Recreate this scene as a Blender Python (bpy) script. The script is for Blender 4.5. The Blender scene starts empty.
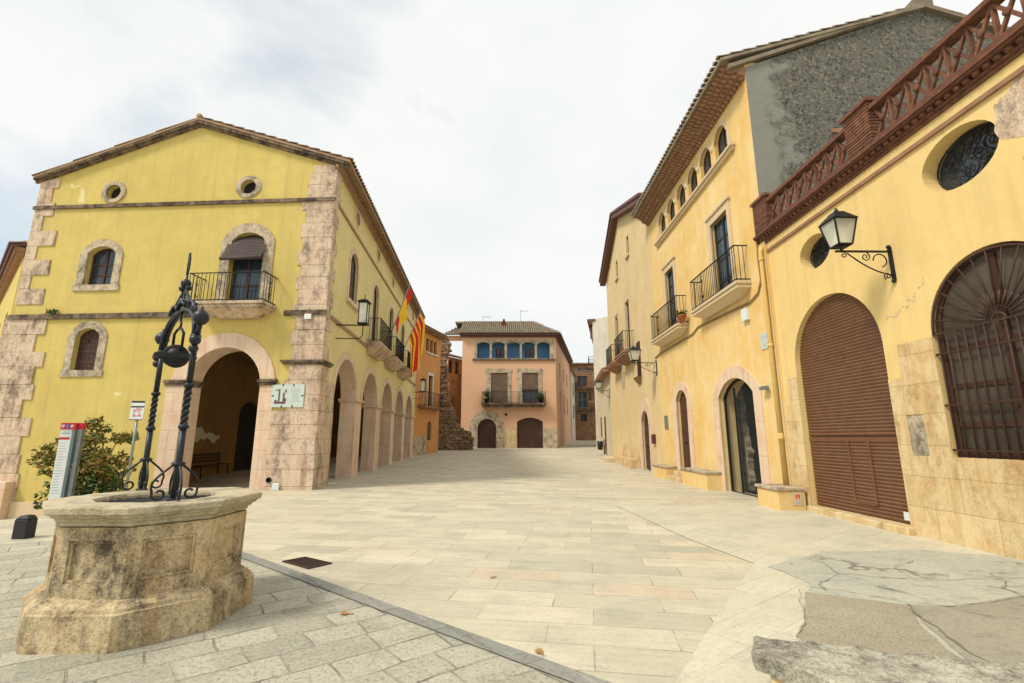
import bpy, bmesh, math, random
from mathutils import Vector, Matrix, noise
from mathutils.geometry import tessellate_polygon
random.seed(7)
R = math.radians
SC = bpy.context.scene
COL = SC.collection

# ------------------------------------------------------------------ camera
CAM_H, CAM_TILT = 1.6, 11.46
cam_data = bpy.data.cameras.new('Camera')
cam_data.sensor_width = 36.0
cam_data.lens = 36.0 * 476 / 1024
cam_data.clip_start = 0.05
cam_data.clip_end = 3000
cam = bpy.data.objects.new('Camera', cam_data)
COL.objects.link(cam)
cam.location = (0, 0, CAM_H)
cam.rotation_euler = (R(90 + CAM_TILT), 0, 0)
SC.camera = cam

# ------------------------------------------------------------------ sky, sun, exposure
SUN_EL, SUN_AZ = 50.0, 238.0          # azimuth clockwise from +Y (the view direction)
world = bpy.data.worlds.new('World')
SC.world = world
world.use_nodes = True
wt = world.node_tree
wt.nodes.clear()
w_out = wt.nodes.new('ShaderNodeOutputWorld')
w_sky = wt.nodes.new('ShaderNodeTexSky')
w_sky.sky_type = 'NISHITA'
w_sky.sun_disc = False
w_sky.sun_elevation = R(SUN_EL)
w_sky.sun_rotation = R(SUN_AZ)
w_sky.air_density = 1.0
w_sky.dust_density = 2.0
w_bg1 = wt.nodes.new('ShaderNodeBackground')
w_bg1.inputs['Strength'].default_value = 0.15
w_tint = wt.nodes.new('ShaderNodeMix')
w_tint.data_type = 'RGBA'
w_tint.blend_type = 'MULTIPLY'
w_tint.inputs[0].default_value = 1.0
w_tint.inputs[7].default_value = (0.95, 1.06, 1.0, 1)
wt.links.new(w_sky.outputs[0], w_tint.inputs[6])
wt.links.new(w_tint.outputs[2], w_bg1.inputs['Color'])
w_bg2 = wt.nodes.new('ShaderNodeBackground')
w_bg2.inputs['Strength'].default_value = 0.91
w_tc = wt.nodes.new('ShaderNodeTexCoord')
w_map = wt.nodes.new('ShaderNodeMapping')
w_map.inputs['Scale'].default_value = (1.0, 1.0, 1.7)
w_map.inputs['Location'].default_value = (1.35, 0.4, 2.2)
wt.links.new(w_tc.outputs['Generated'], w_map.inputs['Vector'])
w_n1 = wt.nodes.new('ShaderNodeTexNoise')
w_n1.inputs['Scale'].default_value = 2.1
w_n1.inputs['Detail'].default_value = 9
w_n1.inputs['Roughness'].default_value = 0.52
w_n1.inputs['Distortion'].default_value = 0.25
wt.links.new(w_map.outputs[0], w_n1.inputs['Vector'])
w_r1 = wt.nodes.new('ShaderNodeValToRGB')
w_r1.color_ramp.elements[0].position = 0.38
w_r1.color_ramp.elements[0].color = (0.30, 0.30, 0.30, 1)
w_r1.color_ramp.elements[1].position = 0.66
w_r1.color_ramp.elements[1].color = (1, 1, 1, 1)
wt.links.new(w_n1.outputs['Fac'], w_r1.inputs['Fac'])
w_n2 = wt.nodes.new('ShaderNodeTexNoise')
w_n2.inputs['Scale'].default_value = 3.2
w_n2.inputs['Detail'].default_value = 6
wt.links.new(w_map.outputs[0], w_n2.inputs['Vector'])
w_r2 = wt.nodes.new('ShaderNodeValToRGB')
w_r2.color_ramp.elements[0].position = 0.35
w_r2.color_ramp.elements[0].color = (0.90, 0.945, 0.94, 1)
w_r2.color_ramp.elements[1].position = 0.6
w_r2.color_ramp.elements[1].color = (1.0, 1.0, 0.985, 1)
wt.links.new(w_n2.outputs['Fac'], w_r2.inputs['Fac'])
wt.links.new(w_r2.outputs['Color'], w_bg2.inputs['Color'])
w_mix = wt.nodes.new('ShaderNodeMixShader')
w_sep = wt.nodes.new('ShaderNodeSeparateXYZ')          # the overcast is thinner towards the left and overhead
wt.links.new(w_tc.outputs['Generated'], w_sep.inputs[0])
w_lr = wt.nodes.new('ShaderNodeMapRange')
w_lr.inputs['From Min'].default_value = -0.60
w_lr.inputs['From Max'].default_value = 0.0
w_lr.inputs['To Min'].default_value = 0.0
w_lr.inputs['To Max'].default_value = 0.72
wt.links.new(w_sep.outputs['X'], w_lr.inputs['Value'])
w_add = wt.nodes.new('ShaderNodeMath')
w_add.operation = 'ADD'
w_add.use_clamp = True
wt.links.new(w_r1.outputs['Color'], w_add.inputs[0])
wt.links.new(w_lr.outputs[0], w_add.inputs[1])
wt.links.new(w_add.outputs[0], w_mix.inputs[0])
wt.links.new(w_bg1.outputs[0], w_mix.inputs[1])
wt.links.new(w_bg2.outputs[0], w_mix.inputs[2])
wt.links.new(w_mix.outputs[0], w_out.inputs['Surface'])

sun_d = bpy.data.lights.new('Sun', 'SUN')
sun_d.energy = 2.7
sun_d.angle = R(12)
sun_d.color = (1.0, 0.92, 0.80)
sun = bpy.data.objects.new('Sun', sun_d)
COL.objects.link(sun)
sun.location = (0, 0, 40)
_sd = Vector((math.sin(R(SUN_AZ)) * math.cos(R(SUN_EL)), math.cos(R(SUN_AZ)) * math.cos(R(SUN_EL)), math.sin(R(SUN_EL))))
sun.rotation_euler = (-_sd).to_track_quat('-Z', 'Y').to_euler()

SC.view_settings.view_transform = 'Standard'
SC.view_settings.look = 'None'
SC.view_settings.gamma = 1
SC.view_settings.exposure = 0.10
SC.cycles.max_bounces = 6
SC.cycles.diffuse_bounces = 2

# ------------------------------------------------------------------ node helpers / materials
class NT:
    def __init__(s, name):
        s.m = bpy.data.materials.new(name)
        s.m.use_nodes = True
        s.t = s.m.node_tree
        s.b = s.t.nodes['Principled BSDF']
        s.g = s.t.nodes.new('ShaderNodeNewGeometry')
        s.pos = s.g.outputs['Position']
        s.isl = s.g.outputs['Random Per Island']
    def n(s, k): return s.t.nodes.new(k)
    def L(s, a, b): s.t.links.new(a, b)
    def put(s, sock, v):
        if hasattr(v, 'is_output'): s.L(v, sock)
        elif isinstance(v, (tuple, list)):
            sock.default_value = tuple(v) + (1,) if len(v) == 3 and sock.type == 'RGBA' else v
        else: sock.default_value = v
    def uv(s):
        return s.n('ShaderNodeUVMap').outputs[0]
    def map(s, v, scale=(1, 1, 1), rot=(0, 0, 0), loc=(0, 0, 0)):
        m = s.n('ShaderNodeMapping')
        s.L(v, m.inputs[0])
        m.inputs['Scale'].default_value = scale
        m.inputs['Rotation'].default_value = rot
        m.inputs['Location'].default_value = loc
        return m.outputs[0]
    def noise(s, scale, detail=4, rough=.55, v=None, dist=0):
        m = s.n('ShaderNodeTexNoise')
        s.L(v if v is not None else s.pos, m.inputs['Vector'])
        m.inputs['Scale'].default_value = scale
        m.inputs['Detail'].default_value = detail
        m.inputs['Roughness'].default_value = rough
        m.inputs['Distortion'].default_value = dist
        return m.outputs['Fac']
    def voro(s, scale, v=None, feature='F1', out='Distance', rand=1.0):
        m = s.n('ShaderNodeTexVoronoi')
        m.feature = feature
        s.L(v if v is not None else s.pos, m.inputs['Vector'])
        m.inputs['Scale'].default_value = scale
        m.inputs['Randomness'].default_value = rand
        return m.outputs[out]
    def ramp(s, f, *st):
        m = s.n('ShaderNodeValToRGB')
        e = m.color_ramp.elements
        while len(e) < len(st): e.new(0.5)
        for i, (p, c) in enumerate(st):
            e[i].position = p
            e[i].color = (c, c, c, 1) if isinstance(c, (int, float)) else tuple(c) + (1,)
        s.put(m.inputs[0], f)
        return m.outputs[0]
    def mix(s, f, a, b, mode='MIX'):
        m = s.n('ShaderNodeMix')
        m.data_type = 'RGBA'
        m.blend_type = mode
        s.put(m.inputs[0], f)
        s.put(m.inputs[6], a)
        s.put(m.inputs[7], b)
        return m.outputs[2]
    def mth(s, op, a, b=0.0, clamp=False):
        m = s.n('ShaderNodeMath')
        m.operation = op
        m.use_clamp = clamp
        s.put(m.inputs[0], a)
        s.put(m.inputs[1], b)
        return m.outputs[0]
    def brick(s, v, w, h, mortar=.012, off=.5, c1=0.0, c2=1.0, squash=1.0, sq=2):
        m = s.n('ShaderNodeTexBrick')
        s.L(v, m.inputs['Vector'])
        m.offset = off
        m.squash = squash
        m.squash_frequency = sq
        m.inputs['Scale'].default_value = 1
        m.inputs['Brick Width'].default_value = w
        m.inputs['Row Height'].default_value = h
        m.inputs['Mortar Size'].default_value = mortar
        m.inputs['Mortar Smooth'].default_value = .2
        m.inputs['Color1'].default_value = (c1, c1, c1, 1)
        m.inputs['Color2'].default_value = (c2, c2, c2, 1)
        m.inputs['Mortar'].default_value = (.5, .5, .5, 1)
        return m.outputs['Color'], m.outputs['Fac']
    def bump(s, h, strength=.4, dist=.02, prev=None):
        m = s.n('ShaderNodeBump')
        m.inputs['Strength'].default_value = strength
        m.inputs['Distance'].default_value = dist
        s.put(m.inputs['Height'], h)
        if prev is not None: s.L(prev, m.inputs['Normal'])
        return m.outputs[0]
    def done(s, col, rough=.85, nrm=None, metal=0.0, spec=.3):
        s.put(s.b.inputs['Base Color'], col)
        s.put(s.b.inputs['Roughness'], rough)
        s.b.inputs['Metallic'].default_value = metal
        s.b.inputs['Specular IOR Level'].default_value = spec
        if nrm is not None: s.L(nrm, s.b.inputs['Normal'])
        return s.m

def plaster(name, a, b, stain, stain_amt=.5, patch=None, patch_lo=.66, bump=.35, streak=.5):
    t = NT(name)
    big = t.noise(.55, 6, .6)
    med = t.noise(2.3, 6, .65)
    c = t.mix(t.ramp(big, (.32, 0), (.68, 1)), a, b)
    c = t.mix(t.mth('MULTIPLY', t.ramp(med, (.45, 0), (.75, 1)), .5 * stain_amt), c, stain)
    sv = t.map(t.pos, (1.7, 1.7, .16))
    st = t.noise(1.6, 7, .62, sv)
    c = t.mix(t.mth('MULTIPLY', t.ramp(st, (.5, 0), (.78, 1)), streak), c, stain)
    dr = t.noise(1.0, 6, .6, t.map(t.pos, (5.5, 5.5, .3), loc=(2, 6, 1)))
    c = t.mix(t.mth('MULTIPLY', t.ramp(dr, (.54, 0), (.74, 1)), streak * .7), c, (stain[0] * .8, stain[1] * .78, stain[2] * .75))
    fine = t.noise(38, 3, .6)
    c = t.mix(t.ramp(fine, (.3, .10), (.7, 0)), c, (a[0] * .45, a[1] * .42, a[2] * .4))
    h = t.mth('ADD', t.mth('MULTIPLY', fine, .35), t.mth('MULTIPLY', t.noise(5, 5, .6), .9))
    if patch:
        pm = t.ramp(t.noise(1.35, 8, .62), (patch_lo, 0), (patch_lo + .025, 1))
        c = t.mix(pm, c, patch)
        h = t.mth('SUBTRACT', h, t.mth('MULTIPLY', pm, .8))
    return t.done(c, .92, t.bump(h, bump, .02))

def stone(name, a, b, dark, dark_lo=.55, dark_amt=.8, warm=None, bump=.6, block=None, joint=(.12, .09, .06), mort=.008, streaky=True):
    t = NT(name)
    n1 = t.noise(1.1, 7, .62)
    base = t.mix(t.isl, a, b)
    base = t.mix(t.ramp(n1, (.35, 0), (.7, .7)), base, b)
    if warm:
        base = t.mix(t.ramp(t.noise(1.9, 5, .6, t.map(t.pos, (1, 1, .8), loc=(4, 7, 1))), (.5, 0), (.72, .75)), base, warm)
    n2 = t.noise(2.4, 9, .7, t.map(t.pos, (1, 1, .45 if streaky else 1), loc=(3, 1, 9)))
    n3 = t.noise(9, 6, .7, t.map(t.pos, (1, 1, .7), loc=(1, 5, 2)))
    n4 = t.noise(45, 4, .75)
    dk = t.mth('ADD', t.mth('ADD', t.mth('MULTIPLY', n2, .5), t.mth('MULTIPLY', n3, .27)), t.mth('MULTIPLY', n4, .23))
    base = t.mix(t.mth('MULTIPLY', t.ramp(dk, (dark_lo - .045, 0), (dark_lo + .085, 1)), dark_amt), base, dark)
    if warm and streaky:
        dr = t.noise(1.0, 6, .6, t.map(t.pos, (5, 5, .35), loc=(7, 2, 3)))
        base = t.mix(t.ramp(dr, (.52, 0), (.72, .6)), base, (warm[0] * .75, warm[1] * .68, warm[2] * .6))
    sp = t.noise(26, 5, .7)
    base = t.mix(t.ramp(sp, (.32, .35), (.5, 0)), base, (dark[0] * 1.3, dark[1] * 1.3, dark[2] * 1.3))
    pits = t.ramp(t.noise(60, 2, .5), (.3, 0), (.42, 1))
    h = t.mth('ADD', t.mth('MULTIPLY', sp, .5), t.mth('ADD', t.mth('MULTIPLY', n2, .9), t.mth('MULTIPLY', pits, .25)))
    if block:
        wob = t.n('ShaderNodeVectorMath')
        wob.operation = 'ADD'
        nz = t.n('ShaderNodeTexNoise')
        nz.inputs['Scale'].default_value = 3
        t.L(t.pos, nz.inputs['Vector'])
        sc = t.n('ShaderNodeVectorMath')
        sc.operation = 'SCALE'
        sc.inputs['Scale'].default_value = .03
        t.L(nz.outputs['Color'], sc.inputs[0])
        t.L(t.uv(), wob.inputs[0])
        t.L(sc.outputs[0], wob.inputs[1])
        bc, bf = t.brick(wob.outputs[0], block[0], block[1], mort, .5)
        base = t.mix(t.mth('MULTIPLY', t.mth('SUBTRACT', bc, .5), .5), base, (b[0] * 1.25, b[1] * 1.2, b[2] * 1.15))
        base = t.mix(t.mth('MULTIPLY', bf, .75), base, joint)
        h = t.mth('SUBTRACT', h, t.mth('MULTIPLY', bf, .9))
    return t.done(base, .9, t.bump(h, bump, .02))

def simple(name, a, b=None, rough=.6, metal=0.0, scale=8, bump=.15, spec=.4, island=.0):
    t = NT(name)
    b = b or tuple(x * .6 for x in a)
    n = t.noise(scale, 5, .6)
    c = t.mix(t.ramp(n, (.35, 0), (.7, 1)), a, b)
    if island:
        c = t.mix(t.mth('MULTIPLY', t.isl, island), c, b)
    return t.done(c, rough, t.bump(n, bump, .01), metal, spec)

def wood(name, a, b, rough=.6, along='z'):
    t = NT(name)
    sc = (14, 14, .9) if along == 'z' else (1.5, 1.5, 22)
    n = t.noise(2.0, 6, .65, t.map(t.pos, sc))
    c = t.mix(n, a, b)
    c = t.mix(t.mth('MULTIPLY', t.isl, .45), c, b)
    c = t.mix(t.ramp(t.noise(1.3, 5), (.5, 0), (.75, .4)), c, tuple(min(1, x * 1.9 + .01) for x in a))
    return t.done(c, rough, t.bump(n, .3, .008))

def glassy(name, col, rough=.08, alpha=1.0):
    t = NT(name)
    c = t.mix(t.ramp(t.noise(.9, 3), (.4, 0), (.7, 1)), col, tuple(x * 2.2 + .004 for x in col))
    t.done(c, t.ramp(t.noise(3, 4), (.3, rough * .6), (.7, rough * 1.8)), t.bump(t.noise(1.1, 2), .03, .02), 0, .5)
    return t.m

M = {}
M['yellow'] = plaster('yellow_plaster', (.67, .53, .165), (.59, .455, .125), (.44, .36, .15), .8, (.70, .62, .40), .735, streak=.5)
M['yellow_pale'] = plaster('pale_yellow_plaster', (.76, .68, .33), (.68, .59, .26), (.46, .36, .15), .4, None, streak=.3)  # arcade side: albedo raised to offset the shade on it
M['cream'] = plaster('cream_yellow_plaster', (.81, .605, .265), (.76, .55, .215), (.58, .43, .19), .7, (.70, .58, .38), .745, streak=.5)
M['ochre'] = plaster('ochre_plaster', (.80, .58, .25), (.72, .45, .125), (.83, .69, .42), 1.0, None, streak=.65)
M['tan'] = plaster('tan_plaster', (.75, .585, .325), (.69, .51, .25), (.48, .35, .18), .6, (.46, .35, .21), .68, streak=.45)
M['pale'] = plaster('pale_plaster', (.66, .58, .40), (.58, .48, .30), (.36, .29, .18), .5, None, streak=.35)
M['pink'] = plaster('salmon_plaster', (.76, .47, .30), (.71, .43, .26), (.58, .39, .25), .4, None, streak=.25)
M['orange'] = plaster('orange_plaster', (.66, .32, .115), (.59, .27, .09), (.42, .22, .09), .5, None, streak=.35)
M['orange_dark'] = plaster('brown_orange_plaster', (.50, .26, .11), (.42, .21, .085), (.22, .13, .06), .6, (.2, .13, .08), .58)
M['interior'] = plaster('shaded_brown_plaster', (.30, .17, .05), (.24, .13, .04), (.16, .09, .035), .5, (.45, .38, .26), .70)  # shadow tint of gallery and entrance room put into this brown
M['blue'] = plaster('blue_plaster', (.10, .25, .50), (.12, .29, .56), (.22, .36, .5), .4)
M['white'] = plaster('white_plaster', (.72, .68, .58), (.62, .56, .45), (.4, .34, .25), .4)
M['quoin'] = stone('weathered_limestone', (.68, .56, .40), (.72, .55, .40), (.045, .038, .032), .52, .85, (.64, .43, .31), .9)
M['pinkstone'] = stone('pink_limestone', (.70, .53, .38), (.74, .57, .42), (.30, .20, .13), .62, .5, (.62, .36, .23), .35, (.9, .62), (.50, .33, .22), .008)
M['lightstone'] = stone('cream_sandstone', (.66, .51, .27), (.72, .57, .33), (.30, .17, .06), .53, .75, (.55, .33, .12), .6, (.98, .5), (.36, .24, .11), .005)
M['sillstone'] = stone('moulded_stone', (.62, .48, .30), (.66, .52, .33), (.25, .17, .10), .6, .5, None, .3)
M['darkledge'] = stone('blackened_ledge_stone', (.34, .25, .16), (.28, .2, .13), (.03, .024, .02), .47, .9, None, .9, streaky=False)
M['oldframe'] = stone('lichened_stone', (.55, .46, .32), (.62, .51, .36), (.07, .06, .045), .50, .8, None, .9, streaky=False)
M['brown_eave'] = stone('brown_eave_stone', (.36, .22, .13), (.42, .27, .17), (.10, .06, .04), .56, .6, None, .5)
M['wellstone'] = stone('well_sandstone', (.58, .45, .26), (.66, .53, .32), (.05, .04, .03), .512, .9, (.55, .34, .15), 1.0)
M['wellrim'] = stone('well_rim_stone', (.50, .43, .29), (.60, .52, .35), (.12, .10, .075), .53, .7, (.46, .36, .2), .9, None, streaky=False)
M['ruin'] = stone('ruin_rubble', (.33, .205, .125), (.43, .29, .185), (.05, .034, .025), .48, .85, (.30, .15, .07), 1.0, None, streaky=False)
M['alley'] = stone('alley_stone', (.28, .16, .085), (.36, .21, .11), (.08, .045, .03), .5, .7, (.36, .16, .06), .8, (.6, .3), (.12, .08, .05), .02)
M['iron'] = simple('black_iron', (.011, .012, .014), (.024, .021, .019), .5, .35, 14, .25)
M['iron_blue'] = simple('painted_blue_black_iron', (.012, .016, .021), (.020, .026, .031), .42, .2, 10, .3)
M['dark'] = simple('dark_void', (.012, .010, .009), (.02, .016, .014), .8)
M['bronze'] = simple('rusty_lid', (.075, .042, .03), (.045, .03, .025), .6, .3, 20, .5)
M['woodbrown'] = wood('dark_brown_wood', (.075, .034, .022), (.042, .02, .014), .55)
M['woodred'] = wood('red_brown_wood', (.095, .038, .024), (.06, .024, .016), .5)
M['woodgrey'] = wood('weathered_wood', (.16, .10, .065), (.10, .06, .04), .75)
M['blind'] = wood('slatted_blind', (.20, .135, .09), (.13, .085, .055), .7, 'x')
M['awning'] = wood('dark_rolled_blind', (.075, .05, .045), (.05, .034, .032), .7, 'x')
M['shutter'] = simple('brown_roller_shutter', (.185, .085, .042), (.14, .062, .03), .45, .0, 5, .1, .4, .2)
M['glass'] = glassy('window_glass', (.022, .028, .034))
M['glass_blue'] = glassy('bluish_window_glass', (.02, .035, .05), .06)
M['glass_dusty'] = glassy('dusty_window_glass', (.05, .04, .032), .25)
M['brick_red'] = simple('red_brick', (.27, .115, .062), (.10, .048, .034), .85, 0, 9, .5, .2, .7)
M['rtile'] = simple('terracotta_tile', (.40, .27, .17), (.24, .155, .095), .9, 0, 3, .5, .2, .8)
M['rtile_grey'] = simple('lichen_roof_tile', (.33, .27, .19), (.19, .155, .11), .9, 0, 2.5, .5, .2, .8)
M['eave_brown'] = simple('eave_clay_tile', (.40, .24, .14), (.26, .14, .085), .9, 0, 4, .4, .2, .7)
M['purple_board'] = simple('purple_brown_board', (.155, .07, .055), (.11, .05, .042), .7)
M['lampglass'] = glassy('lantern_glass', (.40, .40, .33), .3)
M['metalgrey'] = simple('grey_metal', (.30, .33, .33), (.22, .25, .25), .4, .5)
M['tealmetal'] = simple('teal_grey_metal', (.16, .22, .225), (.12, .17, .18), .4, .3)
M['paper'] = simple('white_panel', (.74, .77, .76), (.66, .70, .70), .4, 0, 3, .02)
M['red'] = simple('red_panel', (.56, .02, .03), (.48, .02, .028), .45, 0, 3, .02)
M['bluep'] = simple('blue_print', (.03, .08, .34), (.03, .07, .28), .5)
M['greyprint'] = simple('grey_print', (.44, .47, .48), (.38, .41, .42), .5)
M['blackp'] = simple('black_print', (.02, .02, .025), (.03, .03, .035), .5)
M['pinkprint'] = simple('pink_print', (.60, .24, .25), (.5, .2, .2), .5)
M['purpleprint'] = simple('manganese_glaze', (.11, .055, .085), (.17, .09, .12), .3)
M['glaze'] = simple('pale_glazed_tile', (.60, .66, .58), (.50, .58, .53), .25, 0, 14, .1, .5, .3)
M['flag_red'] = simple('red_cloth', (.60, .025, .022), (.5, .02, .02), .85, 0, 3, .1)
M['flag_yellow'] = simple('yellow_cloth', (.85, .52, .02), (.78, .46, .015), .85, 0, 3, .1)
M['terracotta'] = simple('terracotta_pot', (.42, .13, .06), (.34, .1, .045), .8)
M['pipe'] = plaster('painted_drainpipe', (.74, .52, .19), (.68, .46, .15), (.45, .27, .07), .6, None, bump=.1)
M['cable'] = simple('painted_cable', (.38, .26, .12), (.25, .17, .09), .7)
M['bin'] = simple('black_plastic', (.012, .012, .014), (.02, .02, .022), .5)

def leafmat(name, stops, rough=.6):
    t = NT(name)
    c = t.ramp(t.isl, *stops)
    c = t.mix(t.ramp(t.noise(3, 3), (.4, 0), (.7, .35)), c, (.02, .03, .01))
    t.b.inputs['Subsurface Weight'].default_value = 0
    return t.done(c, rough, None, 0, .3)
M['leaf'] = leafmat('mixed_leaves', ((0, (.08, .13, .025)), (.5, (.21, .23, .04)), (.68, (.26, .20, .04)), (.85, (.36, .17, .04)), (1, (.42, .25, .06))))
M['leaf_green'] = leafmat('green_leaves', ((0, (.03, .065, .016)), (.5, (.06, .115, .026)), (1, (.11, .16, .04))))
M['leaf_dry'] = leafmat('dry_leaf', ((0, (.32, .13, .04)), (1, (.42, .22, .08))))

# grey rubble gable of the tall ochre house
def grey_gable():
    t = NT('grey_rubble_render')
    n = t.noise(.9, 8, .7)
    smooth = t.mix(t.noise(3, 6, .7), (.19, .19, .165), (.29, .285, .245))
    rough = t.mix(t.noise(2.2, 6, .7), (.11, .105, .09), (.21, .20, .165))
    v = t.noise(13.0, 5, .75)
    rough = t.mix(t.ramp(v, (.52, 0), (.64, .85)), rough, (.38, .35, .27))
    d = t.noise(10.0, 8, .78, t.map(t.pos, loc=(3, 9, 2)))
    rough = t.mix(t.ramp(d, (.5, 0), (.62, .9)), rough, (.03, .028, .026))
    sx = t.n('ShaderNodeSeparateXYZ')
    t.L(t.pos, sx.inputs[0])
    f = t.ramp(t.mth('ADD', n, t.mth('MULTIPLY', t.mth('SUBTRACT', sx.outputs[0], 8.0), .16)), (.40, 0), (.50, 1))
    c = t.mix(f, smooth, rough)
    h = t.mth('MULTIPLY', t.mth('ADD', v, t.mth('MULTIPLY', d, -1.0)), f)
    return t.done(c, .95, t.bump(h, .9, .05))
M['grey_gable'] = grey_gable()
M['grey_render'] = plaster('grey_cement_render', (.25, .25, .215), (.17, .175, .15), (.09, .09, .075), .9, (.13, .125, .105), .60, streak=.8)

# paving
def paving(name, rot, w, h, cols, mortar, joint, warm, bump=.25, tone=.5, rough=.6, sq=1.0, pits=.0, jamt=.6):
    t = NT(name)
    v = t.map(t.pos, (1, 1, 1), (0, 0, R(rot)))
    wob = t.n('ShaderNodeVectorMath')
    wob.operation = 'ADD'
    nz = t.n('ShaderNodeTexNoise')
    nz.inputs['Scale'].default_value = 1.3
    t.L(t.pos, nz.inputs['Vector'])
    sc = t.n('ShaderNodeVectorMath')
    sc.operation = 'SCALE'
    sc.inputs['Scale'].default_value = .16 if pits else .02
    t.L(nz.outputs['Color'], sc.inputs[0])
    t.L(v, wob.inputs[0])
    t.L(sc.outputs[0], wob.inputs[1])
    bc, bf = t.brick(wob.outputs[0], w, h, mortar, .37, squash=sq, sq=3)
    bc2, _ = t.brick(t.map(wob.outputs[0], (1, 1, 1), loc=(w * 6, h * 14, 0)), w, h, mortar, .37, squash=sq, sq=3)
    tone_f = t.mth('ADD', t.mth('MULTIPLY', bc, .55), t.mth('MULTIPLY', bc2, .45))
    c = t.ramp(tone_f, *[(i / (len(cols) - 1), k) for i, k in enumerate(cols)])
    big = t.noise(.33, 5, .6)
    c = t.mix(t.ramp(big, (.38, 0), (.68, tone)), c, warm)
    med = t.noise(1.6, 7, .65, t.map(t.pos, (1, 1, 1), (0, 0, R(rot))))
    c = t.mix(t.ramp(med, (.46, 0), (.74, .40)), c, tuple(x * .62 for x in cols[0]))
    st = t.noise(2.2, 6, .65, t.map(v, (.7, 5.0, 1)))
    c = t.mix(t.ramp(st, (.50, 0), (.74, .32)), c, tuple(x * .66 for x in warm))
    st2 = t.noise(2.6, 7, .7, t.map(v, (.55, 6.5, 1), loc=(7, 3, 0)))
    c = t.mix(t.ramp(st2, (.52, 0), (.72, .35)), c, (.74, .70, .56))
    gr = t.noise(7, 7, .75, t.map(v, (.6, 1.4, 1), loc=(2, 8, 0)))
    c = t.mix(t.ramp(gr, (.54, 0), (.72, .38)), c, (.30, .275, .20))
    sp = t.noise(28, 5, .7)
    c = t.mix(t.ramp(sp, (.34, .55 if pits else .22), (.50, 0)), c, (.14, .115, .08))
    jm = t.mth('MULTIPLY', bf, t.ramp(t.noise(2.3, 5), (.38, jamt * .12), (.62, jamt)))
    c = t.mix(jm, c, joint)
    hh = t.mth('ADD', t.mth('MULTIPLY', sp, .3 + pits), t.mth('SUBTRACT', t.mth('MULTIPLY', med, .4), t.mth('MULTIPLY', bf, .7)))
    return t.done(c, t.ramp(t.noise(1.1, 4), (.3, rough - .14), (.7, rough + .1)), t.bump(hh, bump, .02), 0, .35)
CREAM = [(.40, .39, .30), (.50, .47, .35), (.56, .515, .38), (.65, .595, .44), (.57, .46, .32)]
M['pave'] = paving('plaza_paving', 9, 1.05, .42, CREAM, .007, (.20, .17, .12), (.56, .48, .34), jamt=.75)
M['pave_right'] = paving('side_paving', -38, .8, .42, [(.50, .49, .39), (.58, .55, .42), (.63, .59, .45), (.58, .53, .39)], .006, (.26, .23, .16), (.58, .52, .38), jamt=.55)
M['pave_left'] = paving('rough_paving', -37, .44, .33, [(.33, .325, .25), (.45, .435, .335), (.58, .55, .43), (.41, .39, .30)], .010, (.13, .115, .08), (.48, .44, .32), .9, .4, .75, 1.5, .9, .8)
M['pave_back'] = paving('far_paving', 30, .9, .4, [(.42, .38, .28), (.50, .44, .32), (.55, .48, .34), (.52, .44, .30)], .008, (.28, .23, .16), (.52, .42, .28))
M['band'] = paving('grey_band_stone', 51, .7, .5, [(.21, .22, .20), (.26, .265, .235), (.30, .30, .26)], .01, (.13, .12, .10), (.27, .25, .2), .6, .3, .7, 1.0, .3)
def cement(name, a, b, crack=True, agg=False):
    t = NT(name)
    n = t.noise(1.1, 7, .62)
    c = t.mix(t.ramp(n, (.3, 0), (.7, 1)), a, b)
    c = t.mix(t.ramp(t.noise(2.6, 8, .7, t.map(t.pos, (1, 1.8, 1), (0, 0, .5))), (.52, 0), (.7, .6)), c, tuple(x * .6 for x in a))
    sp = t.noise(55 if agg else 30, 4, .7)
    c = t.mix(t.ramp(sp, (.34, .7 if agg else .3), (.52, 0)), c, (.10, .085, .06))
    h = t.mth('MULTIPLY', sp, .8 if agg else .35)
    if crack:
        w = t.n('ShaderNodeVectorMath')
        w.operation = 'ADD'
        nz = t.n('ShaderNodeTexNoise')
        nz.inputs['Scale'].default_value = 2.2
        nz.inputs['Detail'].default_value = 6
        t.L(t.pos, nz.inputs['Vector'])
        sc = t.n('ShaderNodeVectorMath')
        sc.operation = 'SCALE'
        sc.inputs['Scale'].default_value = .55
        t.L(nz.outputs['Color'], sc.inputs[0])
        t.L(t.pos, w.inputs[0])
        t.L(sc.outputs[0], w.inputs[1])
        e = t.voro(.5, w.outputs[0], 'DISTANCE_TO_EDGE')
        cr = t.ramp(e, (.0, 1), (.014, 0))
        cr = t.mth('MULTIPLY', cr, t.ramp(t.noise(1.5, 4), (.42, 0), (.58, 1)))
        c = t.mix(t.mth('MULTIPLY', cr, .85), c, (.11, .09, .065))
        h = t.mth('SUBTRACT', h, cr)
    return t.done(c, .8, t.bump(h, .5, .015), 0, .25)
M['cement'] = cement('worn_cement', (.40, .405, .335), (.50, .485, .38))
M['cement_brown'] = cement('brown_cement', (.37, .34, .26), (.31, .285, .215))
M['aggregate'] = cement('pebbled_cement', (.43, .385, .28), (.35, .31, .225), False, True)
M['crack'] = simple('dirt_filled_crack', (.15, .13, .095), (.24, .21, .155), .95, 0, 20, .5)

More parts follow.
